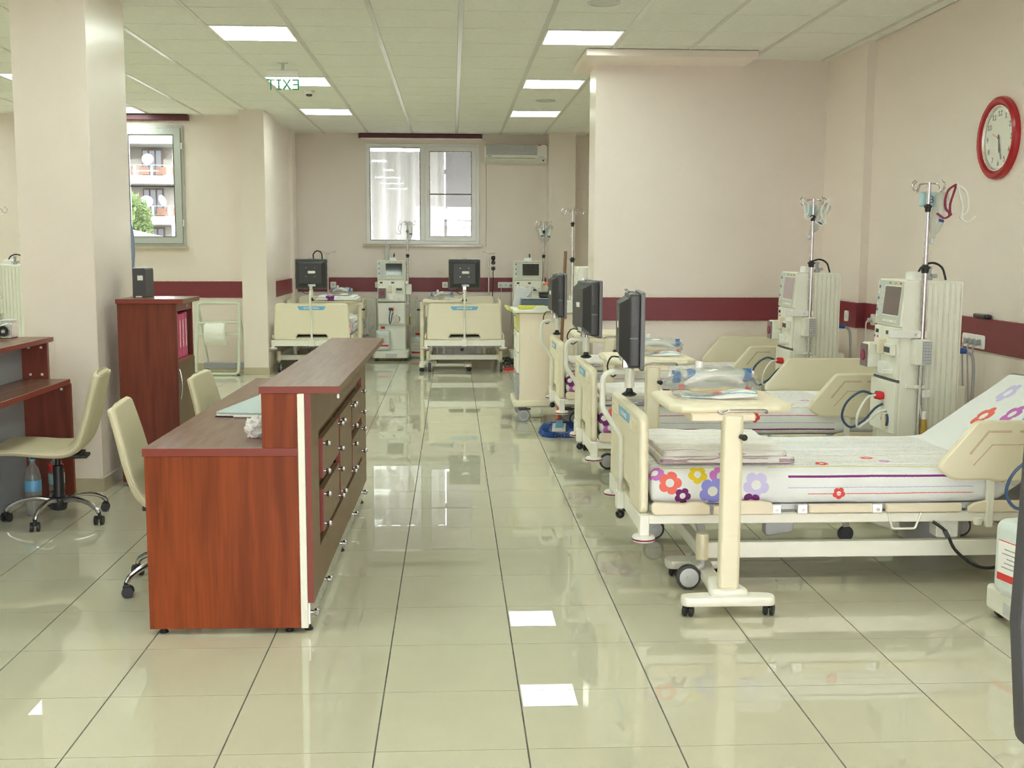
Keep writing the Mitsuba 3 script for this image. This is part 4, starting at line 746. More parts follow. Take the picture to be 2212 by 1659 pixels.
for q, (m, uv) in enumerate(zip(*folded(-1.60, -1.12, 13.50, 13.98, .857, 2, .024, 31))): part(k, 'fold', m, M('sheet'), smooth=True, uv=uv * [1, .5] + [3.36, -6.7 + .12])
# ------------------------------------------------------------------ dialysis machines: front towards -y, x to its right
def machine_kit():
    K = Kit(); A = lambda n, m, mt, u=None, lb=None, **q: K.add(n, m, M(mt), u, lb, **q); D = .325
    h_ = A('monitor_head', yz(slab(Polygon(fillet([(-.012, 1.058), (.06, 1.058), (D, 1.058), (D, 1.305), (.03, 1.311), (.012, 1.311)], .008, 3)), .366, .006, 2), -.183), 'machine')
    fr = T  # the sloping front of the head carries screen and keys
    def onfront(x0, x1, z0, z1, t): return mv(box(x0, x1, -t, 0, z0 - 1.058, z1 - 1.058, .001), 0, -.0115, 1.058, rx=-5.4)
    A('front_plate', onfront(-.176, .176, 1.066, 1.304, .003), 'machine_panel', h_); A('screen', onfront(-.072, .142, 1.118, 1.272, .006), 'screen_off', h_, 'dark screen'); A('screen_frame', [onfront(-.08, .15, z, z + .006, .0065) for z in (1.112, 1.272)], 'machine', h_)
    for i in range(6): A('key', onfront(-.168, -.152, 1.10 + .032 * i, 1.114 + .032 * i, .006), ('white', 'blue_cap')[i % 2], h_)
    for i in range(5): A('key_field', onfront(-.14, -.09, 1.105 + .034 * i, 1.128 + .034 * i, .005), 'light_grey', h_)
    for i in range(6): A('key', onfront(-.06 + .033 * i, -.04 + .033 * i, 1.078, 1.090, .006), 'white', h_)
    for x, c in ((-.03, 'green_print'), (.05, 'orange'), (.12, 'red')): A('indicator', onfront(x, x + .018, 1.287, 1.295, .006), c, h_)
    b_ = A('body', box(-.180, .180, 0, D, .455, 1.06, .006), 'machine'); A('door', box(-.176, .176, -.022, 0, .475, .757, .008), 'off_white'); A('module_panel', box(-.176, .176, -.012, 0, .772, 1.052, .004), 'off_white')
    A('door_gap', box(-.178, .178, -.006, 0.001, .758, .770, 0), 'dark_grey')
    # modules on the upper front
    A('display', box(-.15, -.115, -.016, -.01, 1.01, 1.03, .001), 'black', b_); A('display', box(.0, .035, -.016, -.01, 1.01, 1.03, .001), 'dark_grey', b_)
    pm = A('blood_pump', box(-.17, -.065, -.085, -.01, .815, .955, .008), 'off_white'); A('pump_window', box(-.166, -.07, -.094, -.085, .822, .948, .002), 'screen_off', pm, 'smoked pump window'); A('pump_rotor', mv(lathe([(0, 0), (.03, 0), (.03, .006), (0, .006)], 20), -.118, -.094, .885, rx=90), 'plum', pm)
    A('clamp_module', box(-.035, .0, -.05, -.01, .90, .985, .004), 'cream_pale'); A('sensor_module', box(.055, .15, -.045, -.01, .90, .965, .006), 'off_white'); A('sensor_slot', box(.065, .14, -.049, -.045, .918, .948, .001), 'dark_grey'); A('holder', [box(.08, .11, -.06, -.01, .80, .825, .003), box(.08, .09, -.06, -.052, .80, .85, .002)], 'off_white'); A('lower_module', box(-.04, .03, -.04, -.01, .79, .86, .004), 'white')
    for i in range(4): A('button', cyl((-.16 + .022 * i, -.012, .99), (-.16 + .022 * i, -.018, .99), .006, 10), ('blue_cap', 'white', 'red', 'white')[i], b_)
    # connectors and hoses on the door
    A('connector', [box(-.035, -.002, -.05, -.02, .655, .69, .004)], 'black'); A('connector', mv(lathe([(0, 0), (.02, 0), (.024, .02), (.018, .05), (0, .055)], 14), .018, -.02, .67, rx=90), 'red', None, 'red hose connector')
    A('hose', tube(spline([(.012, -.07, .672), (.0, -.14, .69), (-.01, -.215, .63), (-.02, -.235, .545), (-.01, -.19, .49), (.0, -.12, .53), (.01, -.06, .60), (.02, -.022, .625)], 7), .0065, 8), 'navy_hose'); A('hose', tube(spline([(.03, -.07, .675), (.04, -.12, .66), (.05, -.17, .58), (.04, -.17, .50), (.03, -.12, .52), (.05, -.06, .58), (.08, -.022, .60)], 7), .0065, 8), 'white')
    A('hose_clip', mv(ring_mesh(.035, .042, .012, 24), .07, -.022, .545, rx=90), 'navy_hose'); A('hose_clip', box(.045, .095, -.04, -.02, .50, .585, .006), 'cream_pale')
    # side panels with vertical ribs
    for s in (-1, 1):
        sp = A('side_panel', box(s * .180, s * .184, .004, D, .13, 1.30, .001), 'machine')
        for i in range(7): A('rib', xz(slab(Polygon(fillet([(-.012, .455), (.012, .455), (.012, 1.295), (-.012, 1.295)], .003, 1)), .0045, .004, 2), 0).apply_transform(trimesh.transformations.euler_matrix(0, 0, R(90 * s))).apply_translation([s * .184, .115 + .031 * i, 0]), 'machine', sp)
    A('lower_body', box(-.180, .180, .02, D, .13, .46, .006), 'machine'); A('rear_box', box(-.15, .15, D, D + .06, .2, .735, .008), 'machine')
    bs = A('base', mv(slab(rrect(-.245, -.19, .225, D + .02, .03, 5), .095, .012, 3), z=.036), 'off_white'); A('foot_notch', box(-.075, .075, -.196, -.19, .055, .10, .002), 'light_grey', bs)
    for x in (-.2, .18):
        for y in (-.14, .29): A('caster', [cyl((x - .012, y, .022), (x + .012, y, .022), .022, 16), cyl((x, y, .02), (x, y, .04), .008, 8)], 'black')
    # infusion pole on the right side
    p_ = A('infusion_pole', cyl((.212, .10, .46), (.212, .10, 1.385), .0145, 14), 'chrome'); A('pole_tube', cyl((.212, .10, 1.38), (.212, .10, 1.822), .0118, 14), 'chrome', p_)
    for z, r in ((1.69, .014), (1.37, .018)): A('collar', lathe([(r * .8, z - .022), (r, z - .02), (r * 1.15, z), (r * 1.5, z + .004), (r * 1.5, z + .01), (r * .9, z + .014), (r * .8, z + .024)], 16, .212, .10), 'black', p_)
    for a in (20, 110, 200, 290):
        ca, sa = math.cos(R(a)), math.sin(R(a)); pr_ = spline([(0, 1.815), (.04, 1.815), (.065, 1.808), (.075, 1.785), (.092, 1.775), (.108, 1.79), (.112, 1.812), (.092, 1.832)], 4)
        A('hook', tube([(.212 + q[0] * ca, .10 + q[0] * sa, q[1]) for q in pr_], .0028, 6), 'chrome', p_)
    A('pole_bracket', box(.184, .222, -.075, .13, 1.002, 1.042, .004), 'white'); A('pole_screw', cyl((.222, .06, 1.022), (.227, .06, 1.022), .008, 12), 'chrome')
    bx = A('level_detector', box(.184, .262, .05, .135, .862, .998, .005), 'off_white'); gr = A('grille', box(.262, .266, .085, .134, .870, .988, .001), 'grey', bx)
    for i in range(7):
        for j in range(3): A('slot', box(.266, .2672, .089 + .015 * j, .099 + .015 * j, .878 + .016 * i, .884 + .016 * i, 0), 'light_grey', gr)
    A('pole_clip', [box(.184, .20, .03, .075, .73, .752, .003), box(.20, .225, .07, .13, .732, .75, .003)], 'off_white')
    A('thin_tube', tube(spline([(.235, .09, .862), (.236, .092, .75), (.232, .10, .62), (.232, .13, .54), (.232, .20, .49), (.232, .28, .51), (.22, .335, .60)], 6), .004, 6), 'clear_plastic'); A('thin_tube', tube(spline([(.24, .118, .862), (.24, .12, .78), (.238, .122, .70), (.238, .122, .61)], 5), .0028, 6), 'clear_plastic'); A('tube_sensor', box(.225, .24, .105, .15, .685, .725, .006), 'white')
    f_ = A('filter_cartridge', cyl((.238, .122, .57), (.238, .122, .612), .013, 14), 'white'); A('amber_filter', cyl((.238, .125, .46), (.238, .122, .57), .016, 14, .013), 'amber', f_, 'amber filter cartridge')
    # on the top: a power box, a stethoscope-like hose loop and clamp
    A('top_box', box(-.05, .06, .10, .17, 1.30, 1.352, .008), 'white'); A('hose_loop', tube(spline([(.02, .13, 1.305), (.03, .155, 1.375), (.03, .215, 1.40), (.03, .27, 1.375), (.03, .295, 1.308)], 6), .006, 8), 'black')
    A('tube_clamp', [mv(lathe([(0, 0), (.018, 0), (.02, .02), (.01, .03), (.012, .06), (.018, .075), (0, .08)], 12), .03, .20, 1.305), box(.02, .05, .21, .24, 1.32, 1.34, .004)], 'grey')
    A('rear_plug', cyl((.12, D + .0, .93), (.12, D + .06, .925), .016, 12), 'blue', None, 'bright blue plug'); A('rear_cable', tube(spline([(.12, D + .06, .925), (.12, D + .10, .89), (.12, D + .11, .75), (.12, D + .10, .55), (.12, D + .08, .35), (.12, D + .09, .20)], 5), .009, 8), 'grey')
    return K
MK = machine_kit()
for lb, x, y, rz in (('pale dialysis machine with a tall infusion pole behind the nearest bed', 2.40, 6.13, -90), ('pale dialysis machine between the middle bed and the partition bed', 2.415, 8.10, -90), ('dialysis machine with a clear bottle on top, under the back window', -.80, 15.05, 0),
                     ('dialysis machine with a dark screen behind the medicine trolley', .995, 14.95, 0), ('dialysis machine partly hidden behind the left end of the partition wall', 1.30, 10.42, 180), ('dialysis machine at the right edge of the picture, only its base and hoses in view', 2.345, 4.13, -90), ('ribbed dialysis machine at the left edge, behind the near column', -4.25, 10.85, -90)):
    kk = MK.stamp('dialysis_machine', lb, 'dialysis machine', at(x, y, 0, rz), 'dialysis machines'); scene[kk + '__monitor_head__screen']['bsdf'] = {'type': 'ref', 'id': M('screen_black' if y > 14 else 'screen_lit' if 8 < y < 9 else 'screen_off')}
# bottles, clamps and cards hung on the poles
def hung_bottle(lb, x, y, z, tilt, rz, rx=0):
    K = Kit(); A = lambda n, m, mt, u=None, lb=None, **q: K.add(n, mv(m, 0, 0, 0, ry=tilt, rx=rx), M(mt), u, lb, **q)
    A('bottle', lathe([(0, -.275), (.012, -.275), (.013, -.245), (.015, -.24), (.030, -.205), (.036, -.18), (.037, -.04), (.033, -.02), (.012, -.012), (0, -.012)], 22), 'water', None, 'clear bottle hanging neck down'); A('cap', lathe([(0, -.29), (.012, -.29), (.0135, -.285), (.0135, -.262), (0, -.262)], 14), 'light_grey')
    n = 10; an = np.linspace(-.2, 1.6, n) - 1.5; V = np.array([(.0378 * math.cos(a), .0378 * math.sin(a), zz) for a in an for zz in (-.17, -.06)]); F = np.array([(2 * i, 2 * i + 2, 2 * i + 3, 2 * i + 1) for i in range(n - 1)]); A('label', trimesh.Trimesh(V, np.vstack([F[:, [0, 1, 2]], F[:, [0, 2, 3]]]), process=False), 'paper', None, 'white label with blue print', smooth=True)
    V2 = V.copy(); V2[:, :2] *= 1.006; V2[:, 2] = np.where(V2[:, 2] < -.1, -.17, -.155); A('print', trimesh.Trimesh(V2, np.vstack([F[:, [0, 1, 2]], F[:, [0, 2, 3]]]), process=False), 'blue', smooth=True); A('hanger', tube([(0, 0, -.012), (.004, 0, .004), (0, 0, .02)], .002, 6), 'light_grey')
    return K.stamp('infusion_bottle', lb, 'bottle', at(x, y, z, rz), 'infusion bottles on the poles')
hung_bottle('clear bottle hanging beside the plum and white clamps on the nearest infusion pole', 2.585, 5.93, 1.785, 11, 0); hung_bottle('tilted clear bottle with a white label on the pole of the second right machine', 2.625, 7.90, 1.80, 28, 0)
hung_bottle('clear labelled bottle on the pole in front of the back window', -.555, 15.12, 1.82, 2, 0); hung_bottle('left one of two bottles on the pole behind the trolley', 1.12, 15.03, 1.79, -16, 0); hung_bottle('right one of two bottles on the pole behind the trolley', 1.30, 15.03, 1.79, 16, 0)
def strap(pts, w, t, n=6):
    """A flat plastic strip bent along pts in the x, z plane."""
    c = spline(pts, n); tg = np.gradient(c, axis=0); tg /= np.linalg.norm(tg, axis=1, keepdims=True); nn = np.stack([-tg[:, 1], tg[:, 0]], 1); L = len(c); V = []
    for q, m_ in zip(c, nn): V += [(q[0] + m_[0] * t, -w, q[1] + m_[1] * t), (q[0] - m_[0] * t, -w, q[1] - m_[1] * t), (q[0] - m_[0] * t, w, q[1] - m_[1] * t), (q[0] + m_[0] * t, w, q[1] + m_[1] * t)]
    i = np.arange(4); j = (i + 1) % 4; F = np.vstack([np.vstack([np.column_stack([k * 4 + i, k * 4 + j, k * 4 + 4 + j]), np.column_stack([k * 4 + i, k * 4 + 4 + j, k * 4 + 4 + i])]) for k in range(L - 1)] + [[(0, 2, 1), (0, 3, 2), (4 * L - 4, 4 * L - 3, 4 * L - 2), (4 * L - 4, 4 * L - 2, 4 * L - 1)]]); m = trimesh.Trimesh(V, F, process=False); m.fix_normals(); return m
def clamp(lb, c, x, y, z, rz=0, s=1.0):
    k = thing('tube_clamp', lb, 'clamp', 'plastic tube clamps on the poles'); tw = at(x, y, z, rz, (s, s, s))
    part(k, 'outer_arm', strap([(.01, .01), (-.03, -.02), (-.045, -.07), (-.04, -.115), (-.015, -.145), (-.045, -.165), (-.085, -.14)], .006, .0045), M(c), tw=tw); part(k, 'inner_arm', strap([(.01, .008), (.0, -.03), (-.012, -.07), (-.018, -.10), (-.015, -.145)], .006, .004), M(c), tw=tw); part(k, 'hinge', cyl((-.015, -.008, -.145), (-.015, .008, -.145), .008, 10), M(c), tw=tw)
clamp('plum coloured tube clamp on the nearest infusion pole', 'plum', 2.61, 5.86, 1.80, 0); clamp('white tube clamp in front of the plum one on the nearest infusion pole', 'white', 2.63, 5.84, 1.795, 180, 1.08)
clamp('white tube clamp right of the pole of the second right machine', 'white', 2.60, 7.82, 1.81, 0, 1.05); clamp('white tube clamp left of the pole of the second right machine', 'white', 2.43, 7.84, 1.81, 180, .8); clamp('pale clamp hanging left of the bottle in front of the back window', 'light_grey', -.66, 15.1, 1.80, 0, .9)
def card(lb, ch, x, y, z, sc_=1):
    k = thing('pole_card', lb, 'card'); part(k, 'card', box(x - .038, x + .045, y, y + .003, z - .032, z + .034, .001), M('card')); part(k, 'holder', box(x - .043, x + .05, y + .003, y + .004, z - .037, z + .04, .0005), M('clear_plastic'))
    if ch: part(k, 'letter', mv(text(ch, .036, .001, True), x + .022, y, z - .018, rx=90), M('slate_blue'), 'dark letter ' + ch)
card('pale blue card with a letter B at the top of the nearest infusion pole', 'B', 2.505, 5.945, 1.735); card('pale blue card at the top of the pole of the second right machine', 'E', 2.505, 7.912, 1.74); card('small blue card at the top of the pole behind the trolley', None, 1.215, 15.08, 1.70)
K = Kit(); pet(K, 'paper'); K.stamp('water_bottle', 'empty clear bottle standing on top of the back dialysis machine', 'bottle', at(-.86, 15.12, 1.31, 0, (.82, .82, .75)), skip=('sleeve_label', 'cap'))
# ------------------------------------------------------------------ medicine trolley and what lies on it
def trolley():
    k = thing('medicine_trolley', 'cream medicine trolley on dark castors between the aisle and the partition', 'trolley'); A = lambda n, m, mt, u=None, lb=None, **q: part(u or k, n, m, M(mt), lb, **q); x0, x1, y0, y1 = .545, 1.03, 9.56, 10.06
    A('body', box(x0 + .02, x1, y0, y1, .18, .93, .008), 'cream_pale'); A('base', mv(slab(rrect(x0 - .03, y0 - .04, x1 + .03, y1 + .03, .03, 4), .055, .014, 3), z=.132), 'cream')
    A('top', mv(slab(rrect(x0 - .04, y0 - .03, x1 + .03, y1 + .03, .025, 4), .03, .008, 2), z=.930), 'off_white'); A('top_rim', xz(slab(Polygon(fillet([(x0 + .12, .955), (x0 + .16, .990), (x1 + .03, .990), (x1 + .03, .955)], .01, 3)), .012, .003, 1), y0 - .018), 'off_white')
    A('top_label', box(x1 - .11, x1 - .05, y0 - .0315, y0 - .030, .945, .958, 0), 'white'); A('push_handle', tube(fillet([(x0 - .02, y0 + .02, .945), (x0 - .075, y0 - .02, .965), (x0 - .075, y1, .965), (x0 - .02, y1 - .02, .945)], .03, 4, False), .012, 8), 'lime')
    for z0, z1, c in ((.78, .92, 'lime'), (.60, .765, 'off_white'), (.42, .585, 'off_white'), (.20, .405, 'grey')): d = A('drawer', box(x0, x0 + .022, y0 + .015, y1 - .015, z0, z1, .003), c); A('handle', box(x0 - .012, x0, y0 + .15, y1 - .15, z1 - .035, z1 - .022, .003), 'light_grey', d)
    for z in (.52, .72): A('side_clip', box(x0 + .10, x0 + .112, y0 - .004, y0, z, z + .03, .001), 'off_white')
    for x in (x0 + .05, x1 - .05):
        for y in (y0 + .02, y1 - .03): c = A('caster_fork', [box(x - .03, x + .035, y - .02, y + .02, .10, .134, .008), box(x - .02, x + .07, y - .016, y + .016, .105, .118, .004)], 'dark_grey'); A('caster_wheel', mv(lathe([(0, -.014), (.050, -.014), (.056, -.008), (.056, .008), (.050, .014), (0, .014)], 26), x + .012, y, .056, rx=90), 'grey', c); A('wheel_disc', mv(ring_mesh(.034, .038, .0015, 28), x + .012, y - .0145, .056, rx=90), 'light_grey', c)
trolley()
solo('yellow_tray', [box(.56, .80, 9.58, 9.80, .96, .985, .006)], M('yellow'), 'yellow kidney tray on the near left corner of the medicine trolley', 'tray')
k = thing('monitor_case', 'slate blue equipment case lying on the medicine trolley', 'case'); part(k, 'case', box(.60, .90, 9.82, 10.0, .961, 1.035, .008), M('slate_blue')); part(k, 'lid', box(.60, .90, 9.82, 10.0, 1.035, 1.045, .004), M('grey'))
k = thing('black_pouch', 'small black pouch on top of the slate blue case', 'pouch'); part(k, 'pouch', box(.755, .905, 9.83, 9.95, 1.0455, 1.092, .014), M('black')); part(k, 'flap', box(.752, .908, 9.826, 9.954, 1.088, 1.098, .004), M('dark_grey'))
k = thing('suction_device', 'pale grey device with a flat slanted lid behind the blue case on the trolley', 'device'); part(k, 'lid', mv(box(-.075, .075, -.01, .01, 0, .18, .008), .605, 10.03, .955, rx=-14, ry=10), M('light_grey')); part(k, 'tube', tube(spline([(.62, 10.0, 1.02), (.68, 9.99, 1.08), (.70, 9.99, 1.14), (.74, 9.985, 1.12), (.79, 9.98, 1.07)], 6), .010, 8), M('light_grey'))
k = thing('paper_box', 'white carton standing at the back of the medicine trolley', 'box'); part(k, 'carton', box(.86, 1.0, 10.005, 10.08, .961, 1.13, .003), M('off_white')); part(k, 'lid', mv(box(-.09, .07, -.05, .04, 0, .012, .003), .93, 10.04, 1.13, ry=-8), M('white'))
k = thing('orange_tool', 'orange plastic laryngoscope-like handle on the carton on the trolley', 'tool'); part(k, 'handle', box(.915, .955, 10.0, 10.035, 1.142, 1.205, .012), M('orange')); part(k, 'arm', mv(box(-.15, .0, -.016, .016, -.012, .012, .008), .945, 10.017, 1.193, ry=-13), M('orange'))
# mop
k = thing('mop', 'flat blue mop with a tall brown handle leaning by the trolley', 'mop'); tw = at(.862, 9.07, 0, 84)
rng = np.random.default_rng(7); fr = []
for q in range(240):
    a = q / 240 * 2 * math.pi; cx, cy = .27 * np.sign(math.cos(a)) * abs(math.cos(a)) ** .5, .10 * np.sign(math.sin(a)) * abs(math.sin(a)) ** .5; d = np.array([cx / .27, cy / .10]); d /= np.linalg.norm(d)
    L = .05 + .02 * rng.random(); fr.append(tube([(cx * .9, cy * .85, .022), (cx + d[0] * L * .6, cy + d[1] * L * .6, .022 + .01 * rng.random()), (cx + d[0] * L, cy + d[1] * L, .006)], [.007, .007, .004], 4))
part(k, 'fringe', fr, M('blue'), 'bright blue yarn fringe', kind='stuff', tw=tw); part(k, 'pad', box(-.26, .26, -.09, .09, .002, .024, .008), M('blue'), tw=tw); part(k, 'plate', box(-.20, .20, -.055, .055, .024, .036, .005), M('white'), tw=tw); part(k, 'hinge_plate', box(-.05, .33, -.03, .03, .036, .045, .004), M('sky_blue'), tw=tw)
part(k, 'socket', tube([(.883, 9.40, .04), (.890, 9.44, .10), (.897, 9.472, .18)], [.022, .018, .015], 12), M('orange'), 'terracotta plastic socket'); part(k, 'collar', cyl((.897, 9.47, .17), (.898, 9.477, .215), .022, 14), M('grey')); part(k, 'handle', cyl((.898, 9.476, .20), (.945, 9.498, 1.45), .0135, 12), M('brown_wood'))
# ------------------------------------------------------------------ fixtures on walls and ceiling
k = thing('wall_clock', 'round red wall clock with a white dial high on the right wall', 'clock'); CXX, CYY, CZZ, RR = 3.176, 6.545, 2.115, .238
def cw(m): return mv(m, CXX, CYY, CZZ, ry=-90)    # lathe axis to -x
part(k, 'rim', cw(lathe([(RR - .055, .006), (RR - .05, .02), (RR - .035, .036), (RR - .018, .040), (RR - .004, .030), (RR, .012), (RR - .003, 0), (RR - .055, 0)], 48)), M('clock_red'), 'glossy red rim'); part(k, 'inner_ring', cw(lathe([(RR - .062, .012), (RR - .055, .024), (RR - .05, .024), (RR - .05, .006)], 48)), M('steel')); f_ = part(k, 'dial', cw(lathe([(0, .008), (RR - .052, .008), (RR - .052, .004)], 48)), M('dial'), 'white dial')
for n in range(1, 13):
    a = R(90 - 30 * n); part(f_, 'numeral', mv(text(str(n), .030, .001), 0, 0, 0).apply_transform(np.array([[0, 0, -1, CXX - .0085], [-1, 0, 0, CYY - .142 * math.cos(a)], [0, 1, 0, CZZ + .142 * math.sin(a) - .015], [0, 0, 0, 1.0]])), M('dark_grey'))
def hand(name, ang, L, w, c, d):
    u = np.array([-math.cos(R(ang)), math.sin(R(ang))]); m = box(-.02, L, -w, w, 0, .0012, .0004); m.apply_transform(np.array([[0, 0, -1, CXX - d], [u[0], -u[1], 0, CYY], [u[1], u[0], 0, CZZ], [0, 0, 0, 1.0]])); m.fix_normals(); part(k, name, m, M(c))
hand('hour_hand', -82, .085, .005, 'black', .0115); hand('minute_hand', -72, .13, .0035, 'black', .013); hand('second_hand', 158, .08, .0015, 'red', .0145); part(k, 'glass', cw(lathe([(0, .026), (RR - .053, .026)], 40)), M('pane')); part(k, 'axle', cw(lathe([(0, .016), (.007, .016), (.007, .008)], 12)), M('black'))
k = thing('remote_control', 'black remote control lying on the bumper rail of the right wall', 'remote'); part(k, 'body', mv(slab(rrect(-.10, -.024, .10, .024, .018, 4), .026, .009, 2), 3.157, 6.62, 1.0665, rz=84), M('black_gloss')); part(k, 'keys', [mv(box(-.07, .04, -.014, .014, .026, .028, .001), 3.157, 6.62, 1.0665, rz=84)], M('grey'))
def socket(lb, n, x, y, z, face, plugs=()):
    k = thing('wall_socket', lb, 'socket', 'white wall sockets on the bumper rail'); w = .07 * n
    tw = T().translate([x, y, z]).rotate([0, 0, 1], {'x': -90, 'y': 0}[face])
    part(k, 'plate', xz(slab(rrect(-w / 2 - .006, -.042, w / 2 + .006, .042, .012, 4), .012, .005, 2), 0), M('white'), tw=tw)
    for i in range(n): cx = (i - (n - 1) / 2) * .07; part(k, 'outlet', xz(ring_mesh(.016, .023, .004, 24), -.012).apply_translation([cx, 0, 0]), M('off_white'), tw=tw); part(k, 'well', xz(slab(Point(cx, 0).buffer(.016, 8), .001), -.0115), M('light_grey'), tw=tw)
    for i in plugs: cx = (i - (n - 1) / 2) * .07; p = part(k, 'plug', [cyl((cx, -.014, 0), (cx, -.045, -.004), .017, 14)], M('grey' if i else 'light_grey'), tw=tw); part(p, 'lead', tube(spline([(cx, -.045, -.004), (cx + .004, -.06, -.04), (cx + .002, -.05, -.2), (cx + .01, -.04, -.42), (cx, -.04, -.62)], 5), .005, 6), M('grey' if i else 'white'), tw=tw)
socket('white triple wall socket with two grey plugs by the nearest dialysis machine', 4, 3.156, 6.70, .925, 'x', (1, 2, 3)); socket('single white socket on the far part of the right rail', 1, 3.094, 8.76, .955, 'x'); socket('single white socket with a lead just left of the nearest dialysis machine', 1, 3.156, 8.36, .95, 'x', (0,))
socket('single white socket right of the far left corner television', 1, -1.645, 15.88, .965, 'y'); socket('single white socket behind the left edge of the back dialysis machine', 1, -1.03, 15.88, .965, 'y'); socket('single white socket behind the television right of the back dialysis machine', 1, -.10, 15.88, .965, 'y'); socket('long white multiple socket left of the trolley', 3, .745, 15.88, .965, 'y', (0, 2))
k = thing('air_conditioner', 'white split air conditioner right of the back window', 'air conditioner'); A = lambda n, m, mt, u=None, lb=None, **q: part(u or k, n, m, M(mt), lb, **q)
A('housing', yz(slab(Polygon(fillet([(15.90, 2.63), (15.90, 2.885), (15.74, 2.885), (15.70, 2.86), (15.70, 2.70), (15.75, 2.63)], .02, 4)), .86, .01, 2), .445), 'off_white'); g_ = A('intake_grille', box(.465, 1.16, 15.695, 15.70, 2.735, 2.868, .001), 'light_grey')
for i in range(8): A('louvre', box(.465, 1.16, 15.691, 15.696, 2.742 + .016 * i, 2.748 + .016 * i, 0), 'grey', g_)
A('side_panel', box(1.165, 1.275, 15.694, 15.701, 2.70, 2.875, .002), 'white'); A('energy_sticker', box(1.17, 1.215, 15.692, 15.694, 2.862, 2.876, 0), 'red'); A('outlet_flap', mv(box(.47, 1.13, -.004, .004, 0, .05, .002), 0, 15.715, 2.645, rx=-25), 'white'); A('flap_line', box(.47, 1.13, 15.70, 15.712, 2.693, 2.697, 0), 'dark_grey'); A('sensor', cyl((1.245, 15.72, 2.665), (1.245, 15.705, 2.665), .011, 12), 'black'); A('badge', box(.485, .53, 15.693, 15.696, 2.715, 2.722, 0), 'dark_grey'); A('badge', box(1.175, 1.25, 15.693, 15.696, 2.706, 2.712, 0), 'grey')
k = thing('pipe_cover', 'thin pale cable line running down the wall below the air conditioner', 'cable'); part(k, 'line', tube([(.47, 15.893, 2.63), (.475, 15.893, 2.1), (.47, 15.893, 1.5)], .004, 6), M('skirting'))
k = thing('exit_sign', 'hanging clear exit sign seen from behind, its green EXIT letters mirrored', 'sign'); A = lambda n, m, mt, u=None, lb=None, **q: part(u or k, n, m, M(mt), lb, **q); EX, EY = -1.43, 9.96
A('rod', box(EX - .012, EX + .012, EY - .012, EY + .012, 2.96, CEIL + .004, .003), 'light_grey'); A('ceiling_plate', box(EX - .04, EX + .04, EY - .03, EY + .03, CEIL - .002, CEIL + .006, .002), 'light_grey'); A('lamp_box', box(EX - .135, EX + .135, EY - .025, EY + .025, 2.912, 2.962, .004), 'white'); A('panel', box(EX - .135, EX + .135, EY - .003, EY + .003, 2.775, 2.912, .001), 'clear_sheet', None, 'clear plastic panel')
A('lettering', mv(text('EXIT', .088, .0015, False, True), EX, EY - .004, 2.80, rx=90), 'green_print', None, 'mirrored green letters EXIT')
k = thing('smoke_detector', 'small white smoke detector on the ceiling beside the exit sign', 'smoke detector'); part(k, 'base', lathe([(0, -.03), (.035, -.03), (.05, -.018), (.055, 0), (.055, .004), (0, .004)], 24, -1.42, 11.67, CEIL), M('white')); part(k, 'sensor_head', lathe([(0, -.052), (.02, -.05), (.03, -.045), (.032, -.03), (0, -.03)], 20, -1.42, 11.67, CEIL), M('dark_grey'))
for x, y, lb in ((.968, 7.41, 'round ceiling loudspeaker at the top edge above the partition'), (.987, 12.23, 'round ceiling loudspeaker between the two far right lamps')): k = thing('ceiling_speaker', lb, 'loudspeaker', 'round ceiling loudspeakers'); part(k, 'rim', mv(ring_mesh(.085, .105, .008, 36), x, y, CEIL - .004), M('light_grey')); part(k, 'grille', lathe([(0, -.006), (.06, -.005), (.086, -.001), (.086, .003), (0, .003)], 30, x, y, CEIL), M('machine_panel'))
# radiators under the back window, wooden box ends
for x0, x1, lb in ((-1.30, -1.05, 'white ribbed radiator left of the back dialysis machine'), (-.60, .06, 'white ribbed radiator between the back dialysis machine and the right back bed')):
    k = thing('radiator', lb, 'radiator', 'white radiators under the back window'); part(k, 'panel', box(x0, x1, 15.80, 15.85, .12, .78, .006), M('off_white'))
    for x in np.arange(x0 + .02, x1 - .01, .034): part(k, 'fin', box(x, x + .022, 15.788, 15.80, .14, .76, .004), M('off_white'))
    part(k, 'feed_pipe', [cyl((x0 + .03, 15.82, 0), (x0 + .03, 15.82, .14), .01, 10)], M('off_white'))
def jerrycan(lb, x, y, z, rz, s=1.0, red=True):
    K = Kit(); A = lambda n, m, mt, u=None, lb=None, **q: K.add(n, m, M(mt), u, lb, **q)
    A('body', mv(slab(Polygon(rrect(-.085, -.10, .085, .10, .04, 5).exterior.coords), .27, .035, 4), z=0), 'can', None, 'translucent white plastic'); A('neck', lathe([(.022, .265), (.022, .295), (0, .295)], 16, -.03, 0), 'can'); A('cap', lathe([(0, .29), (.026, .29), (.026, .315), (.022, .32), (0, .32)], 18, -.03, 0), 'red' if red else 'white'); A('grip', tube(fillet([(.0, 0, .265), (.0, 0, .315), (.07, 0, .315), (.075, 0, .262)], .02, 4, False), .012, 8), 'can')
    A('label', box(-.0865, -.0855, -.075, .06, .06, .20, 0), 'paper', None, 'white label with a red band'); A('label_band', box(-.0872, -.0866, -.075, .06, .06, .085, 0), 'label_red'); A('label_edge', [box(-.0872, -.0866, -.075, .06, .197, .20, 0)], 'label_red')
    for i in range(5): A('print_line', box(-.0872, -.0866, -.06, .04 - .012 * (i % 3), .105 + .016 * i, .109 + .016 * i, 0), 'grey')
    K.stamp('jerrycan', lb, 'canister', at(x, y, z, rz, (s, s, s)), 'white plastic canisters')
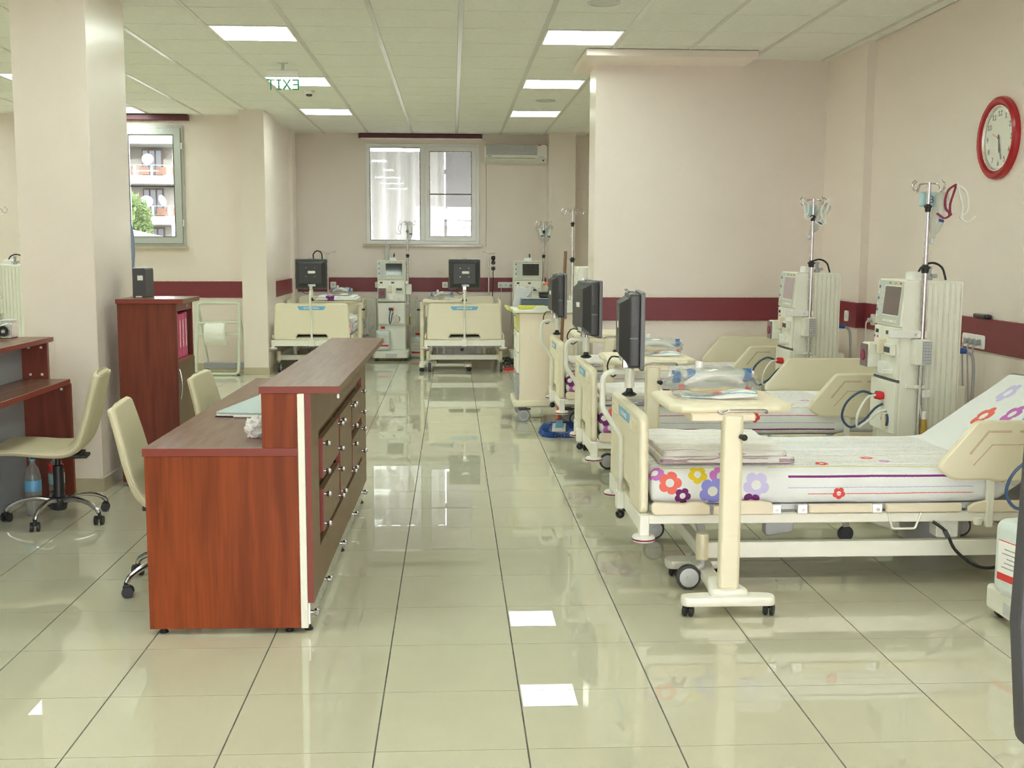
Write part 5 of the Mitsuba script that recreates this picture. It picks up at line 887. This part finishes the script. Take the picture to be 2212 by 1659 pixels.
jerrycan('white plastic canister with a red-banded label at the right edge of the picture', 2.228, 4.16, .132, 12, 1.12, False); jerrycan('white canister with a red cap on the base of the back dialysis machine', -.91, 14.955, .132, 90); jerrycan('white canister standing on the floor right of the back dialysis machine', -.46, 15.35, 0.001, 70, 1.05)
solo('plastic_basin', lathe([(.0, .004), (.13, .0), (.15, .012), (.165, .15), (.175, .155), (.17, .16), (.158, .15), (.145, .016), (0, .012)], 32, 2.44, 5.58, 0), M('light_grey'), 'grey plastic basin on the floor under the nearest bed', 'basin')
k = thing('cable_bundle', 'black cables tangled on the floor beside the right back bed', 'cable')
rng = np.random.default_rng(21)
for q in range(7): P = [(.62 + .35 * rng.random(), 14.1 + 1.2 * rng.random(), .012 + .03 * rng.random()) for _ in range(7)]; part(k, 'cable', tube(spline(P, 6), .008, 6), M('black'))
k = thing('power_strip', 'red and black power strip on the floor left of the trolley', 'power strip'); part(k, 'body', box(.62, .98, 13.72, 13.78, 0, .035, .004), M('label_red')); part(k, 'top', box(.63, .97, 13.73, 13.77, .035, .045, .003), M('black'))
k = thing('bed_cable', 'black cable hanging in a loop below the head end of the nearest bed', 'cable'); part(k, 'cable', tube(spline([(2.08, 4.72, .30), (2.13, 4.70, .26), (2.17, 4.68, .18), (2.26, 4.66, .115), (2.36, 4.66, .12), (2.40, 4.68, .20), (2.39, 4.72, .29)], 7), .007, 8), M('black')); part(k, 'plug', cyl((2.125, 4.70, .265), (2.14, 4.695, .235), .011, 10), M('dark_grey'))
def headset(lb, x, y, z):
    k = thing('headphone_stand', lb, 'stand'); part(k, 'post', cyl((x, y, 0.0), (x, y, z), .011, 10), M('steel')); part(k, 'foot', lathe([(0, 0), (.13, 0), (.12, .015), (.02, .03), (0, .03)], 20, x, y, 0), M('grey')); part(k, 'arm', tube(spline([(x - .10, y, z + .01), (x - .07, y, z + .03), (x, y, z), (x + .07, y, z + .01), (x + .11, y, z + .03), (x + .10, y, z - .01)], 5), .006, 6), M('steel'))
    return k
headset('bare metal stand with hooks behind the far left corner television', -1.69, 15.62, 1.40); k = headset('metal stand with a black hose hanging left of the trolley', .50, 15.62, 1.40)
for i, z in enumerate((1.36, 1.30, 1.22)): part(k, 'hose_end', mv(lathe([(0, -.03), (.022, -.03), (.03, 0), (.022, .03), (0, .03)], 14),   .56, 15.59, z - .02, rx=90 if i else 0), M('black'))
part(k, 'lead', tube(spline([(.56, 15.59, 1.2), (.555, 15.6, .9), (.54, 15.62, .6), (.55, 15.62, .3)], 6), .006, 6), M('black'))
k = thing('hose_ring', 'black hose curled over the stand behind the far left corner television', 'hose'); part(k, 'hose', tube(spline([(-1.87, 15.6, 1.30), (-1.88, 15.6, 1.38), (-1.83, 15.6, 1.43), (-1.77, 15.6, 1.40), (-1.76, 15.6, 1.30)], 6), .008, 8), M('black')); part(k, 'holder', box(-1.89, -1.68, 15.59, 15.63, 1.29, 1.30), M('grey'))
k = thing('ribbed_panel', 'tall black ribbed object at the right edge of the picture, close to the camera', 'equipment'); part(k, 'body', xz(slab(Polygon(fillet([(.648, .905), (.634, 1.05), (.640, 1.29), (.80, 1.30), (.80, .88)], [.02, .05, .03, .02, .02], 4)), .03, .008, 2), 1.23), M('rubber'))
for i in range(24): part(k, 'rib', box(.648, .72, 1.195, 1.20, .92 + .015 * i, .927 + .015 * i, .002), M('black'))
part(k, 'stand', box(.70, .78, 1.205, 1.225, 0, .9, .005), M('black'))
